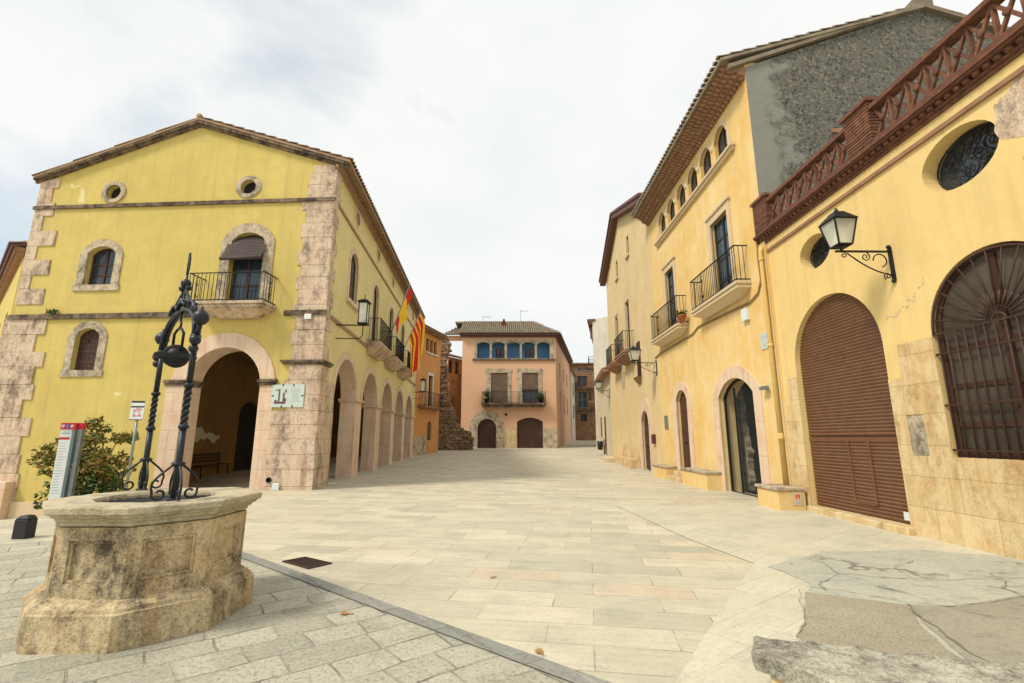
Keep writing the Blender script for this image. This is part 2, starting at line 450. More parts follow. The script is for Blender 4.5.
# ------------------------------------------------------------------ geometry helpers
class Frame:
    """u runs along a facade, z is up, d points outwards"""
    def __init__(s, o, u, n):
        s.o, s.u, s.n = Vector(o), Vector(u).normalized(), Vector(n).normalized()
    def P(s, u, z, d=0.0):
        return s.o + s.u * u + s.n * d + Vector((0, 0, z))
    def at(s, u, z=0, d=0):
        return Frame(s.P(u, z, d), s.u, s.n)
def yaw_frame(o, yaw, side=1):
    a = R(yaw)
    return Frame(o, (math.sin(a), math.cos(a), 0), (side * math.cos(a), -side * math.sin(a), 0))
WF = Frame((0, 0, 0), (1, 0, 0), (0, -1, 0))

ORIG = {}
class MB:
    def __init__(s, f=WF):
        s.f = f
        s.v, s.fc, s.uv, s.mi, s.sm = [], [], [], [], []
    def face(s, pts, smooth=False, uvs=None, mi=0):
        """pts are (u,z,d) triples"""
        i0 = len(s.v)
        s.v += [s.f.P(*p) for p in pts]
        s._f(list(range(i0, i0 + len(pts))), pts, smooth, uvs, mi)
    def _f(s, idx, pts, smooth=False, uvs=None, mi=0):
        if uvs is None:
            a = Vector(pts[1]) - Vector(pts[0])
            n = Vector((0, 0, 0))
            for i in range(1, len(pts) - 1):
                n += (Vector(pts[i]) - Vector(pts[0])).cross(Vector(pts[i + 1]) - Vector(pts[0]))
            n = (abs(n.x), abs(n.y), abs(n.z))
            k = n.index(max(n))
            uvs = [((p[2], p[1]), (p[0], p[2]), (p[0], p[1]))[k] for p in pts]
        s.fc.append(idx)
        s.uv.append(uvs)
        s.mi.append(mi)
        s.sm.append(smooth)
    def shared(s, pts, faces, smooth=False, mi=0):
        i0 = len(s.v)
        s.v += [s.f.P(*p) for p in pts]
        for f in faces:
            s._f([i0 + i for i in f], [pts[i] for i in f], smooth, None, mi)
    def box(s, u0, u1, z0, z1, d0, d1, mi=0):
        p = [(u, z, d) for d in (d0, d1) for z in (z0, z1) for u in (u0, u1)]
        s.shared(p, [(0, 1, 3, 2), (4, 6, 7, 5), (0, 4, 5, 1), (2, 3, 7, 6), (0, 2, 6, 4), (1, 5, 7, 3)], mi=mi)
    def frustum(s, lo, hi, z0, z1, mi=0):
        """lo/hi: (u0,u1,d0,d1) rectangles"""
        p = [(lo[0], z0, lo[2]), (lo[1], z0, lo[2]), (lo[1], z0, lo[3]), (lo[0], z0, lo[3]),
             (hi[0], z1, hi[2]), (hi[1], z1, hi[2]), (hi[1], z1, hi[3]), (hi[0], z1, hi[3])]
        s.shared(p, [(3, 2, 1, 0), (4, 5, 6, 7), (0, 1, 5, 4), (1, 2, 6, 5), (2, 3, 7, 6), (3, 0, 4, 7)], mi=mi)
    def bar(s, a, b, w, h=None, mi=0):
        """square bar between two (u,z,d) points"""
        s.tube([a, b], (w / 2) * 1.414, 4, mi=mi, smooth=False)
    def tube(s, pts, r, seg=6, mi=0, smooth=True, close=False, twist=0.0):
        pts = [Vector(p) for p in pts]
        rs = r if isinstance(r, (list, tuple)) else [r] * len(pts)
        n = len(pts)
        ring = []
        prev = None
        for i, p in enumerate(pts):
            if close: t = pts[(i + 1) % n] - pts[i - 1]
            else: t = pts[min(i + 1, n - 1)] - pts[max(i - 1, 0)]
            if t.length < 1e-9: t = Vector((0, 1, 0))
            t.normalize()
            if prev is None:
                ref = Vector((0, 1, 0)) if abs(t.y) < .9 else Vector((1, 0, 0))
                x = t.cross(ref).normalized()
            else:
                x = (prev - t * prev.dot(t))
                if x.length < 1e-6: x = t.orthogonal()
                x.normalize()
            prev = x
            y = t.cross(x)
            off = math.pi / seg + twist * i
            ring.append([p + (x * math.cos(2 * math.pi * k / seg + off) + y * math.sin(2 * math.pi * k / seg + off)) * rs[i] for k in range(seg)])
        P = [tuple(q) for rg in ring for q in rg]
        F = []
        m = n if close else n - 1
        for i in range(m):
            for k in range(seg):
                a, b = i * seg + k, i * seg + (k + 1) % seg
                c, d = ((i + 1) % n) * seg + (k + 1) % seg, ((i + 1) % n) * seg + k
                F.append((a, b, c, d))
        if not close:
            F.append(tuple(range(seg))[::-1])
            F.append(tuple((n - 1) * seg + k for k in range(seg)))
        s.shared(P, F, smooth, mi)
    def lathe(s, prof, c, seg=16, axis='z', mi=0, smooth=True):
        """prof: list of (radius, height); c=(u,z,d)"""
        P, F = [], []
        for r, h in prof:
            for k in range(seg):
                a = 2 * math.pi * k / seg
                if axis == 'z': P.append((c[0] + r * math.cos(a), c[1] + h, c[2] + r * math.sin(a)))
                elif axis == 'd': P.append((c[0] + r * math.cos(a), c[1] + r * math.sin(a), c[2] + h))
                else: P.append((c[0] + h, c[1] + r * math.cos(a), c[2] + r * math.sin(a)))
        for i in range(len(prof) - 1):
            for k in range(seg):
                F.append((i * seg + k, i * seg + (k + 1) % seg, (i + 1) * seg + (k + 1) % seg, (i + 1) * seg + k))
        F.append(tuple(range(seg)))
        F.append(tuple((len(prof) - 1) * seg + k for k in range(seg)))
        s.shared(P, F, smooth, mi)
    def ball(s, c, r, sq=1.0, seg=12):
        s.lathe([(r * math.sin(math.pi * i / 8) + .0005, -r * sq * math.cos(math.pi * i / 8)) for i in range(9)], c, seg)
    def prism(s, outline, d0, d1, holes=(), back=True, mi=0):
        """polygon in (u,z) with holes, front at d0, back at d1"""
        loops = [list(outline)] + [list(h) for h in holes]
        flat = [p for l in loops for p in l]
        tris = tessellate_polygon([[Vector((p[0], p[1], 0)) for p in l] for l in loops])
        i0 = len(s.v)
        P = [(p[0], p[1], d0) for p in flat] + [(p[0], p[1], d1) for p in flat]
        s.v += [s.f.P(*p) for p in P]
        n = len(flat)
        for t in tris:
            s._f([i0 + i for i in t], [P[i] for i in t], mi=mi)
            if back: s._f([i0 + n + i for i in reversed(t)], [P[n + i] for i in reversed(t)], mi=mi)
        k = 0
        for l in loops:
            m = len(l)
            for i in range(m):
                a, b = k + i, k + (i + 1) % m
                q = (a, b, n + b, n + a)
                s._f([i0 + j for j in q], [P[j] for j in q], mi=mi)
            k += m
    def ring(s, inner, outer, d0, d1, closed=False, mi=0, ends=True):
        """band between two polylines with the same point count, from d1 (back) to d0 (front)"""
        n = len(inner)
        P = [(p[0], p[1], d0) for p in inner] + [(p[0], p[1], d0) for p in outer] + [(p[0], p[1], d1) for p in inner] + [(p[0], p[1], d1) for p in outer]
        L = [0.0]
        for i in range(1, n):
            L.append(L[-1] + math.dist(outer[i], outer[i - 1]))
        i0 = len(s.v)
        s.v += [s.f.P(*p) for p in P]
        m = n if closed else n - 1
        for i in range(m):
            j = (i + 1) % n
            Lj = L[j] if j else L[-1] + math.dist(outer[0], outer[-1])
            w = math.dist(inner[i], outer[i])
            s._f([i0 + k for k in (i, j, n + j, n + i)], None, False, [(L[i], 0), (Lj, 0), (Lj, w), (L[i], w)], mi)
            s._f([i0 + k for k in (n + i, n + j, 3 * n + j, 3 * n + i)], None, False, [(L[i], 0), (Lj, 0), (Lj, .2), (L[i], .2)], mi)
            s._f([i0 + k for k in (i, 2 * n + i, 2 * n + j, j)], None, False, [(L[i], 0), (L[i], .2), (Lj, .2), (Lj, 0)], mi)
            s._f([i0 + k for k in (2 * n + i, 3 * n + i, 3 * n + j, 2 * n + j)], None, False, [(0, 0), (.1, 0), (.1, .1), (0, .1)], mi)
        if not closed and ends:
            for i in (0, n - 1):
                s._f([i0 + k for k in (i, n + i, 3 * n + i, 2 * n + i)], None, False, [(0, 0), (.1, 0), (.1, .1), (0, .1)], mi)
    def build(s, name, mat, parent=None, jit=0, jscale=3.0, bevel=0, loc=None, sub=0):
        me = bpy.data.meshes.new(name)
        if parent is not None: o0 = ORIG[parent.name]
        elif loc is not None: o0 = Vector(loc)
        else: o0 = Vector((0, 0, 0))
        vs = [p - o0 for p in s.v]
        if jit:
            vs = [v + Vector(noise.noise_vector((v + o0) * jscale)) * jit for v in vs]
        me.from_pydata(vs, [], s.fc)
        uvl = me.uv_layers.new(name='UVMap')
        i = 0
        for f, uv in zip(s.fc, s.uv):
            for c in uv:
                uvl.data[i].uv = c
                i += 1
        me.polygons.foreach_set('use_smooth', s.sm)
        mats = mat if isinstance(mat, (list, tuple)) else [mat]
        for m in mats: me.materials.append(M[m] if isinstance(m, str) else m)
        if len(mats) > 1: me.polygons.foreach_set('material_index', s.mi)
        bm = bmesh.new()
        bm.from_mesh(me)
        if sub: bmesh.ops.subdivide_edges(bm, edges=bm.edges[:], cuts=sub, use_grid_fill=True)
        bmesh.ops.recalc_face_normals(bm, faces=bm.faces)
        bm.to_mesh(me)
        bm.free()
        me.update()
        o = bpy.data.objects.new(name, me)
        COL.objects.link(o)
        if parent is not None: o.parent = parent
        else: o.location = o0
        ORIG[o.name] = o0
        if bevel:
            b = o.modifiers.new('bevel', 'BEVEL')
            b.width = bevel
            b.segments = 2
            b.limit_method = 'ANGLE'
        return o

def tag(o, label, cat, group=None):
    o['label'] = label
    o['category'] = cat
    if group: o['group'] = group
    return o
def struct(o, kind='structure'):
    o['kind'] = kind
    return o
def thing(name, label, cat, loc, group=None):
    o = bpy.data.objects.new(name, None)
    o.empty_display_size = .3
    COL.objects.link(o)
    o.location = loc
    ORIG[o.name] = Vector(loc)
    return tag(o, label, cat, group)
def copy_tree(o, parent=None, delta=None):
    c = o.copy()
    COL.objects.link(c)
    if parent: c.parent = parent
    for ch in list(o.children): copy_tree(ch, c)
    return c

def arc_pts(u0, u1, zs, rise, n=14):
    """arch line from (u0,zs) over to (u1,zs); circular segment of given rise"""
    w = (u1 - u0) / 2
    c = (u0 + u1) / 2
    if rise <= 1e-4: return [(u0, zs), (u1, zs)]
    if rise >= abs(w) * .999:
        return [(c - w * math.cos(math.pi * i / n), zs + rise * math.sin(math.pi * i / n)) for i in range(n + 1)]
    rad = (w * w + rise * rise) / (2 * rise)
    a = math.asin(min(1, abs(w) / rad))
    zc = zs + rise - rad
    return [(c + math.copysign(1, w) * rad * math.sin(-a + 2 * a * i / n), zc + rad * math.cos(-a + 2 * a * i / n)) for i in range(n + 1)]
def arch(u0, u1, z0, zs, rise, n=14):
    return [(u0, z0)] + arc_pts(u0, u1, zs, rise, n) + [(u1, z0)]
def ragged(poly, amp=.06, f=2.0, step=.08, keep=None):
    out = []
    for i in range(len(poly)):
        a, b = Vector(poly[i]), Vector(poly[(i + 1) % len(poly)])
        k = max(1, int((b - a).length / step))
        for j in range(k):
            p = a.lerp(b, j / k)
            if keep and keep(p): out.append((p.x, p.y)); continue
            out.append((p.x + noise.fractal(Vector((p.x * f, p.y * f, 3.3)), 1.0, 2.0, 5) * amp, p.y + noise.fractal(Vector((p.x * f, p.y * f, 8.8)), 1.0, 2.0, 5) * amp))
    return out
def ell(c, a, b, n=28):
    return [(c[0] + a * math.cos(2 * math.pi * i / n), c[1] + b * math.sin(2 * math.pi * i / n)) for i in range(n)]
def surround(mb, u0, u1, z0, zs, rise, w, d0=.03, d1=-.06, wt=None, n=14):
    wt = wt if wt is not None else w
    inn = [(u0, z0)] + arc_pts(u0, u1, zs, rise, n) + [(u1, z0)]
    k = (wt - rise * 0)
    if rise > 1e-4:
        out = [(u0 - w, z0)] + arc_pts(u0 - w, u1 + w, zs, min(rise + wt, (abs(u1 - u0) / 2 + w)), n) + [(u1 + w, z0)]
    else:
        out = [(u0 - w, z0), (u0 - w, zs + wt), (u1 + w, zs + wt), (u1 + w, z0)]
    mb.ring(inn, out, d0, d1)
def slotted_window(parent, f, u0, u1, z0, zs, rise, d, fw=.07, mull=1, rails=(.5,), mat='woodbrown', glass='glass', name='window', thick=.05):
    """timber window in an opening: frame + glazing"""
    mb = MB(f)
    inn = arch(u0 + fw, u1 - fw, z0 + fw, zs, max(0, rise - fw * .6))
    out = arch(u0, u1, z0, zs, rise)
    mb.ring(inn, out, d, d - thick, closed=True)
    top = zs + rise
    for i in range(1, mull + 1):
        c = u0 + (u1 - u0) * i / (mull + 1)
        mb.box(c - fw * .55, c + fw * .55, z0 + fw, top - fw, d + .004, d - thick - .004)
    for r_ in rails:
        zr = z0 + (zs - z0) * r_
        mb.box(u0 + fw * .5, u1 - fw * .5, zr - fw * .35, zr + fw * .35, d - .006, d - thick + .006)
    o = mb.build(name, mat, parent)
    g = MB(f)
    g.prism(arch(u0 + .01, u1 - .01, z0 + .01, zs, max(rise - .01, 0)), d - thick * .55, d - thick * .7)
    g.build('pane', glass, o)
    return o
def plank_door(parent, f, u0, u1, z0, zs, rise, d, planks=6, mat='woodbrown', name='door', rails=True):
    mb = MB(f)
    mb.prism(arch(u0, u1, z0, zs, rise), d - .04, d - .09)
    n = planks
    top = arc_pts(u0, u1, zs, rise, 40)
    def zt(u):
        for a, b in zip(top, top[1:]):
            lo, hi = min(a[0], b[0]), max(a[0], b[0])
            if lo - 1e-6 <= u <= hi + 1e-6 and hi > lo:
                return a[1] + (b[1] - a[1]) * (u - a[0]) / (b[0] - a[0])
        return zs
    for i in range(n):
        a = u0 + (u1 - u0) * i / n + .006
        b = u0 + (u1 - u0) * (i + 1) / n - .006
        mb.prism([(a, z0 + .01), (b, z0 + .01), (b, zt(b) - .01), (a, zt(a) - .01)], d, d - .045)
    if rails:
        for zr in (.25, .55, .85):
            z = z0 + (zs - z0) * zr
            mb.box(u0 + .02, u1 - .02, z - .05, z + .05, d + .012, d - .01)
    o = mb.build(name, mat, parent)
    h = MB(f)
    h.lathe([(.02, 0), (.035, .02), (.035, .04), (.01, .055)], ((u0 + u1) / 2 + .09, z0 + 1.05, d + .012), 10, 'd')
    h.build('door_knob', 'iron', o)
    return o
def railing(mb, u0, u1, z0, z1, dep, step=.12, bar=.014, d0=0.0):
    for z in (z0 + .05, z1):
        mb.box(u0, u1, z - .012, z + .012, d0 + dep - .02, d0 + dep + .02)
        for u in (u0, u1):
            mb.box(u - .02, u + .02, z - .0125, z + .0125, d0, d0 + dep + .0195)
    n = max(2, int(round((u1 - u0) / step)))
    for i in range(n + 1):
        u = u0 + (u1 - u0) * i / n
        mb.tube([(u, z0, d0 + dep), (u, z1 - .01, d0 + dep)], bar * .72, 5)
    m = max(1, int(round(dep / step)))
    for i in range(1, m):
        d = d0 + dep * i / m
        for u in (u0, u1):
            mb.tube([(u, z0, d), (u, z1 - .01, d)], bar * .72, 5)
def scroll_panel(mb, u, z, d, h, along='u'):
    """small wrought iron S ornament in a railing"""
    for sg in (1, -1):
        pts = []
        for i in range(22):
            a = i * .42
            r_ = .075 * (1 - i / 26)
            x, y = r_ * math.cos(a) * sg, h * .24 * sg + r_ * math.sin(a) * sg
            pts.append((u + x, z + y, d) if along == 'u' else (u, z + y, d + x))
        mb.tube(pts, .009, 5)
    mb.tube([(u, z - h * .5, d), (u, z + h * .5, d)], .01, 5)
def balcony(parent, f, u0, u1, zt, dep, railz, slab=.16, taper=.28, mat='sillstone', step=.12, orn=True, scal=1.0):
    mb = MB(f)
    mb.box(u0 - .05, u1 + .05, zt - slab * .45, zt, 0.002, dep + .06)
    mb.box(u0 - .02, u1 + .02, zt - slab, zt - slab * .45, 0.002, dep + .02)
    a = zt - slab
    mb.frustum((u0 + .35, u1 - .35, .002, dep * .30), (u0 + .03, u1 - .03, .002, dep - .02), a - taper, a)
    o = mb.build('balcony', mat, parent, bevel=.012)
    r_ = MB(f)
    railing(r_, u0, u1, zt, railz, dep, step)
    if orn:
        for k in (.28, .72):
            scroll_panel(r_, u0 + (u1 - u0) * k, (zt + railz) / 2, dep + .002, railz - zt)
    r_.build('railing', 'iron', o)
    return o
def tile_slope(mb, a, e, s, ne, ns, r=.09, lift=.02, seg=5, clip=None, bed=True):
    """barrel tiles: a corner Vector(world), e eave vector, s slope vector (up); written in world coords through WF"""
    a, e, s = Vector(a), Vector(e), Vector(s)
    nrm = e.cross(s).normalized()
    if nrm.z < 0: nrm = -nrm
    eu = e / ne
    su = s / ns
    for i in range(ne):
        for j in range(ns):
            if clip and not clip((i + .5) / ne, (j + .5) / ns): continue
            base = a + eu * (i + .5) + su * j + nrm * (lift * 1.2)
            jx = random.uniform(-.008, .008)
            pts, F = [], []
            for t, rr, up in ((-.06, r * 1.0, .03), (1.02, r * .82, 0.0)):
                for k in range(seg + 1):
                    an = math.pi * k / seg
                    p = base + su * t + eu.normalized() * (jx - math.cos(an) * rr) + nrm * (math.sin(an) * rr * .85 + up)
                    pts.append((p.x, p.z, -p.y))
            for k in range(seg):
                F.append((k, k + 1, seg + 2 + k, seg + 1 + k))
            F.append(tuple(range(seg + 1)))
            mb.shared(pts, F, True)
    if clip and bed:
        pts = []
        for k in range(13):
            y = k / 12
            lo = next((x / 40 for x in range(41) if clip(x / 40, y)), None)
            hi = next((x / 40 for x in range(40, -1, -1) if clip(x / 40, y)), None)
            if lo is not None: pts.append((a + e * lo + s * y, a + e * hi + s * y))
        for (l0, h0), (l1, h1) in zip(pts, pts[1:]):
            mb.face([(q.x, q.z - .02, -q.y) for q in (l0, h0, h1, l1)])
        return
    if not bed: return
    p = [a - nrm * .02, a + e - nrm * .02, a + e + s - nrm * .02, a + s - nrm * .02]
    q = [x - nrm * .08 for x in p]
    pp = [(x.x, x.z, -x.y) for x in p + q]
    mb.shared(pp, [(0, 1, 2, 3), (7, 6, 5, 4), (0, 1, 5, 4), (1, 2, 6, 5), (2, 3, 7, 6), (3, 0, 4, 7)])
def spiral(c, r0, r1, a0, turns, n=26, plane='uz'):
    pts = []
    for i in range(n + 1):
        t = i / n
        a = a0 + turns * 2 * math.pi * t
        r_ = r0 + (r1 - r0) * t
        x, y = r_ * math.cos(a), r_ * math.sin(a)
        pts.append((c[0] + x, c[1] + y, c[2]) if plane == 'uz' else (c[0], c[1] + y, c[2] + x))
    return pts

# ------------------------------------------------------------------ ground
def zg(x, y):
    z = .58 * max(0, (min(y, 50) - 18) / 32) ** 2 + .025 * max(0, min(y, 90) - 50)
    sx = min(1, max(0, (-x - 7.5) / 8.5))
    sy = min(1, max(0, (y - 8) / 7))
    sx, sy = sx * sx * (3 - 2 * sx), sy * sy * (3 - 2 * sy)
    back = 1 - min(1, max(0, (y - 15.5) / 6)) if x > -15.5 else 1
    return z - 1.0 * sx * sy * back
xs = [-900, -300, -100, -50, -30] + [-24 + i * .8 for i in range(61)] + [30, 50, 100, 300, 900]
ys = [-600, -150, -40, -15] + [-8 + i * .8 for i in range(118)] + [100, 140, 300, 900]
mb = MB()
nx = len(xs)
mb.shared([(x, zg(x, y), -y) for y in ys for x in xs],
          [(j * nx + i, j * nx + i + 1, (j + 1) * nx + i + 1, (j + 1) * nx + i) for j in range(len(ys) - 1) for i in range(nx - 1)], True)
struct(mb.build('ground', 'pave'))
def sheet(name, mat, poly, z, ragged=0.0):
    m = MB()
    if ragged:
        out = []
        for i in range(len(poly)):
            a, b = Vector(poly[i]), Vector(poly[(i + 1) % len(poly)])
            k = max(1, int((b - a).length / .07))
            for j in range(k):
                p = a.lerp(b, j / k)
                nz = noise.fractal(Vector((p.x * 1.7, p.y * 1.7, 3.1 + z * 300)), 1.0, 2.0, 4)
                nw = noise.fractal(Vector((p.x * 1.7, p.y * 1.7, 9.7 + z * 300)), 1.0, 2.0, 4)
                out.append((p.x + nz * ragged, p.y + nw * ragged))
        poly = out
    loops = [Vector((x, y, 0)) for x, y in poly]
    tr = tessellate_polygon([loops])
    m.shared([(x, z, -y) for x, y in poly], tr)
    return struct(m.build(name, mat))
A0, A1 = Vector((-2.62, 6.15)), Vector((1.9, 2.42))          # line of the grey band
dv = (A1 - A0).normalized()
nv = Vector((dv.y, -dv.x))                                     # towards the camera side
ext0 = A0 - dv * 2.2
ext1 = A1 + dv * 1.5
sheet('rough_pavement', 'pave_left', [tuple(ext0), tuple(ext1), (3, -4), (-9, -4), (-9, 7.2), (-6.5, 8.4)], .004)
band_in = [A0 + dv * t for t in (-2.2, 0, 2, 4, 6.8)]
sheet('stone_band', 'band', [tuple(p - nv * .07) for p in band_in] + [tuple(p + nv * .09) for p in reversed(band_in)], .0145)
sheet('side_pavement', 'pave_right', [(.2, 2.2), (1.13, 3.62), (2.1, 5.1), (3.14, 6.62), (2.85, 8.1), (2.5, 12.0), (6.6, 12.0), (6.85, 6.5), (6.9, -3), (.2, -3)], .008)
sheet('cement_patch', 'cement', [(3.28, 5.75), (3.2, 6.4), (4.4, 7.2), (5.9, 7.35), (6.72, 7.0), (6.78, -2), (2.2, -2), (2.1, 3.5), (2.5, 4.5)], .012, .10)
sheet('pebble_patch', 'aggregate', [(3.08, 5.45), (3.85, 5.0), (3.55, 4.55), (3.3, 3.9), (2.2, 3.6), (2.35, 4.3)], .016, .05)
sheet('brown_patch', 'cement_brown', [(3.86, 5.03), (4.3, 5.0), (5.2, 5.3), (6.6, 5.45), (6.6, 3), (3.1, 3.0), (3.34, 3.9), (3.6, 4.56)], .0165, .03)
def crack(pts, w, z, seed):
    rnd = random.Random(seed)
    P = []
    for a, b in zip(pts, pts[1:]):
        a, b = Vector(a), Vector(b)
        k = max(2, int((b - a).length / .06))
        for j in range(k): P.append(a.lerp(b, j / k))
    P.append(Vector(pts[-1]))
    P = [p + Vector((noise.fractal(Vector((p.x * 2.2, p.y * 2.2, seed)), 1, 2, 5), noise.fractal(Vector((p.x * 2.2, p.y * 2.2, seed + 5)), 1, 2, 5))) * .07 for p in P]
    m = MB()
    V, n = [], len(P)
    for i, p in enumerate(P):
        t = (P[min(i + 1, n - 1)] - P[max(i - 1, 0)]).normalized()
        q = Vector((-t.y, t.x)) * w * .55 * rnd.uniform(.1, 1.0) * (1 if 0 < i < n - 1 else .1)
        V += [(p.x + q.x, z, -p.y - q.y), (p.x - q.x, z, -p.y + q.y)]
    m.shared(V, [(2 * i, 2 * i + 1, 2 * i + 3, 2 * i + 2) for i in range(n - 1)])
    struct(m.build('ground_crack', 'crack'))
crack([(3.25, 5.62), (3.8, 5.2), (4.2, 4.95), (5.2, 5.25), (6.7, 5.45)], .012, .0205, 1)
crack([(3.85, 5.05), (3.66, 4.6), (3.45, 4.0), (3.35, 3.4)], .030, .0205, 2)
crack([(3.2, 6.25), (4.3, 5.95), (5.1, 5.85), (6.75, 6.0)], .009, .0205, 3)
crack([(4.6, 5.9), (4.75, 6.4), (5.3, 6.75)], .010, .0205, 4)
crack([(5.2, 5.25), (5.35, 5.6), (5.6, 5.85)], .010, .0205, 5)
crack([(3.1, 5.5), (2.75, 4.9), (2.3, 4.2), (2.0, 3.6)], .008, .0205, 6)
crack([(4.9, 5.1), (5.0, 4.5), (4.7, 3.8)], .006, .0205, 7)

# ------------------------------------------------------------------ arcaded yellow building (left)
C0 = Vector((-6.31, 15.57, 0))
FG = yaw_frame(C0, -86.5, -1)
FS = yaw_frame(C0, -3.7, 1)
LEN = 22.7
hall = thing('arcaded_building', 'yellow arcaded building with stone quoins and flags over its arches', 'building', C0)
# gable wall
g_out = [(.05, -.4), (.05, 11.44), (5.35, 13.2), (11.25, 11.1), (11.25, -1.5), (6, -1.0)]
oc1, oc2 = (8.35, 10.47), (3.22, 10.5)
h_arch = arch(2.0, 4.6, -.35, 3.3, 1.3, 20)
h_bd = arch(2.38, 3.58, 6.02, 8.42, .3)
h_w2 = arch(7.84, 8.9, 6.9, 8.08, .26)
h_w1 = arch(7.9, 8.78, 3.86, 5.08, .24)
mb = MB(FG)
mb.prism(g_out, 0, -.25, [h_arch, h_bd, h_w2, h_w1, ell(oc1, .29, .28), ell(oc2, .31, .29)])
mb.build('gable_wall', 'yellow', hall)
# side wall: five arches, windows
s_holes = []
for k in range(5):
    s_holes.append(arch(1.55 + 4.13 * k, 4.65 + 4.13 * k, -.2, 3.12, 1.52, 20))
UPC = [3.1, 7.25, 11.4, 15.6, 19.8]
for i, c in enumerate(UPC):
    z0 = 7.0 if i in (0, 4) else 6.02
    s_holes.append(arch(c - .58, c + .58, z0, 8.65, .42))
    s_holes.append(ell((c, 10.66), .30, .28))
mb = MB(FS)
mb.prism([(.2, -.4), (LEN, -.4), (LEN, 11.5), (.2, 11.5)], 0, -.62, s_holes)
mb.build('arcade_wall', 'yellow_pale', hall)
# gallery interior
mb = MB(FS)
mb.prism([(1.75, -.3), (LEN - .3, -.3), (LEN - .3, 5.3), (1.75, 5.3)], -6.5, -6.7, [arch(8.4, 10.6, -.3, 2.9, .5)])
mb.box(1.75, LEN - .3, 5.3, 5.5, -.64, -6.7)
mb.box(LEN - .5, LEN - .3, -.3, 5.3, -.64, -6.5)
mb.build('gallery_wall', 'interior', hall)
mb = MB(FS)
for c_, w_, h_ in ((5.35, .9, .28), (6.45, .35, .22), (4.7, .3, .12)):
    mb.prism(ragged([(c_ - w_, 1.45), (c_ + w_, 1.5), (c_ + w_ * .7, 1.5 + h_ * 1.6), (c_ - w_ * .6, 1.5 + h_ * 1.5)], .3, 2.2, .07), -6.494, -6.499)
mb.build('flaked_patch', 'white', hall)
plank_door(hall, FS, 8.4, 10.6, 0, 2.9, .5, -6.62, 8, 'dark', 'gallery_door')
# back and far walls, so the block is closed
mb = MB(FS)
mb.box(LEN - .02, LEN + .25, -.4, 11.5, -.63, -11.3)
mb.prism([(2.2, -1.5), (LEN, -1.5), (LEN, 11.1), (2.2, 11.1)], -11.0, -11.25)
mb.build('back_wall', 'yellow', hall)
# roof
def fsg(u_g, z, back):                # a point: gable coordinate u_g, height z, distance back along the side
    return C0 + FG.u * u_g + FS.u * back + Vector((0, 0, z))
mb = MB()
e0 = fsg(-.55, 11.32, -.22)
rg = fsg(5.35, 13.3, -.22)
tile_slope(mb, e0, FS.u * (LEN + .5), rg - e0, 100, 14, .085)
e1 = fsg(11.45, 11.13, -.22)
tile_slope(mb, e1, FS.u * (LEN + .5), rg - e1, 100, 4, .085)
mb.tube([tuple(v) for v in [(p.x, p.z + .05, -p.y) for p in (fsg(5.35, 13.3, -.22), fsg(5.35, 13.3, LEN + .2))]], .1, 8)
mb.build('roof', 'rtile', hall)
mb = MB(FG)
for a, b in (((-.45, 11.27), (5.35, 13.22)), ((5.35, 13.22), (11.42, 11.09))):
    mb.prism([a, b, (b[0], b[1] - .12), (a[0], a[1] - .12)], .2, .0015)
    mb.prism([(a[0], a[1] - .122), (b[0], b[1] - .122), (b[0], b[1] - .2), (a[0], a[1] - .2)], .1, .001)
mb.build('verge_moulding', 'darkledge', hall, jit=.012, jscale=4)
mb = MB(FS)
mb.box(-.1, LEN + .1, 11.2, 11.36, .0015, .18)
mb.box(-.12, LEN + .1, 11.36, 11.44, .0015, .34)
mb.box(-.14, LEN + .1, 11.10, 11.2, .0015, .1)
mb.box(-.14, LEN + .1, 11.44, 11.5, .0015, .5)
mb.build('eave_cornice', 'brown_eave', hall)
# string courses
mb = MB(FG)
mb.box(-.05, 11.35, 9.84, 9.97, .0015, .07)
mb.build('string_course', 'darkledge', hall, jit=.008, jscale=5)
mb = MB(FG)
mb.box(4.46, 11.4, 5.66, 5.84, .0015, .08)
mb.box(-.06, 1.42, 5.66, 5.84, .0015, .075)
mb.build('string_course', 'darkledge', hall, jit=.008, jscale=5)
mb = MB(FS)
mb.box(.5, LEN, 9.86, 9.96, .0015, .06)
mb.box(.5, LEN, 5.68, 5.8, .0015, .06)
mb.build('string_course', 'brown_eave', hall)
# oculi rims
for c in (oc1, oc2):
    mb = MB(FG)
    mb.ring(ell(c, .29, .28), ell(c, .47, .43), .04, -.05, True)
    mb.build('oculus_surround', 'oldframe', hall)
    mb = MB(FG)
    mb.prism(ell(c, .295, .285), -.2, -.24)
    mb.build('oculus_pane', 'dark', hall)
for c in UPC:
    mb = MB(FS)
    mb.ring(ell((c, 10.66), .30, .28), ell((c, 10.66), .40, .38), .03, -.04, True)
    mb.build('oculus_surround', 'pinkstone', hall)
    mb = MB(FS)
    mb.prism(ell((c, 10.66), .305, .285), -.12, -.16)
    mb.build('oculus_pane', 'dark', hall)
# gable windows
for (u0, u1, z0, zs, rise) in ((7.84, 8.9, 6.9, 8.08, .26), (7.9, 8.78, 3.86, 5.08, .24)):
    mb = MB(FG)
    surround(mb, u0, u1, z0, zs, rise, .27, .035, -.05)
    mb.box(u0 - .32, u1 + .32, z0 - .22, z0, -.05, .05)
    mb.build('window_surround', 'oldframe', hall, jit=.012, jscale=4)
slotted_window(hall, FG, 7.84, 8.9, 6.9, 8.08, .26, -.19, .09, 1, (.35, .68), 'woodbrown', 'glass_blue')
plank_door(hall, FG, 7.9, 8.78, 3.86, 5.08, .24, -.15, 6, 'woodbrown', 'shutter')
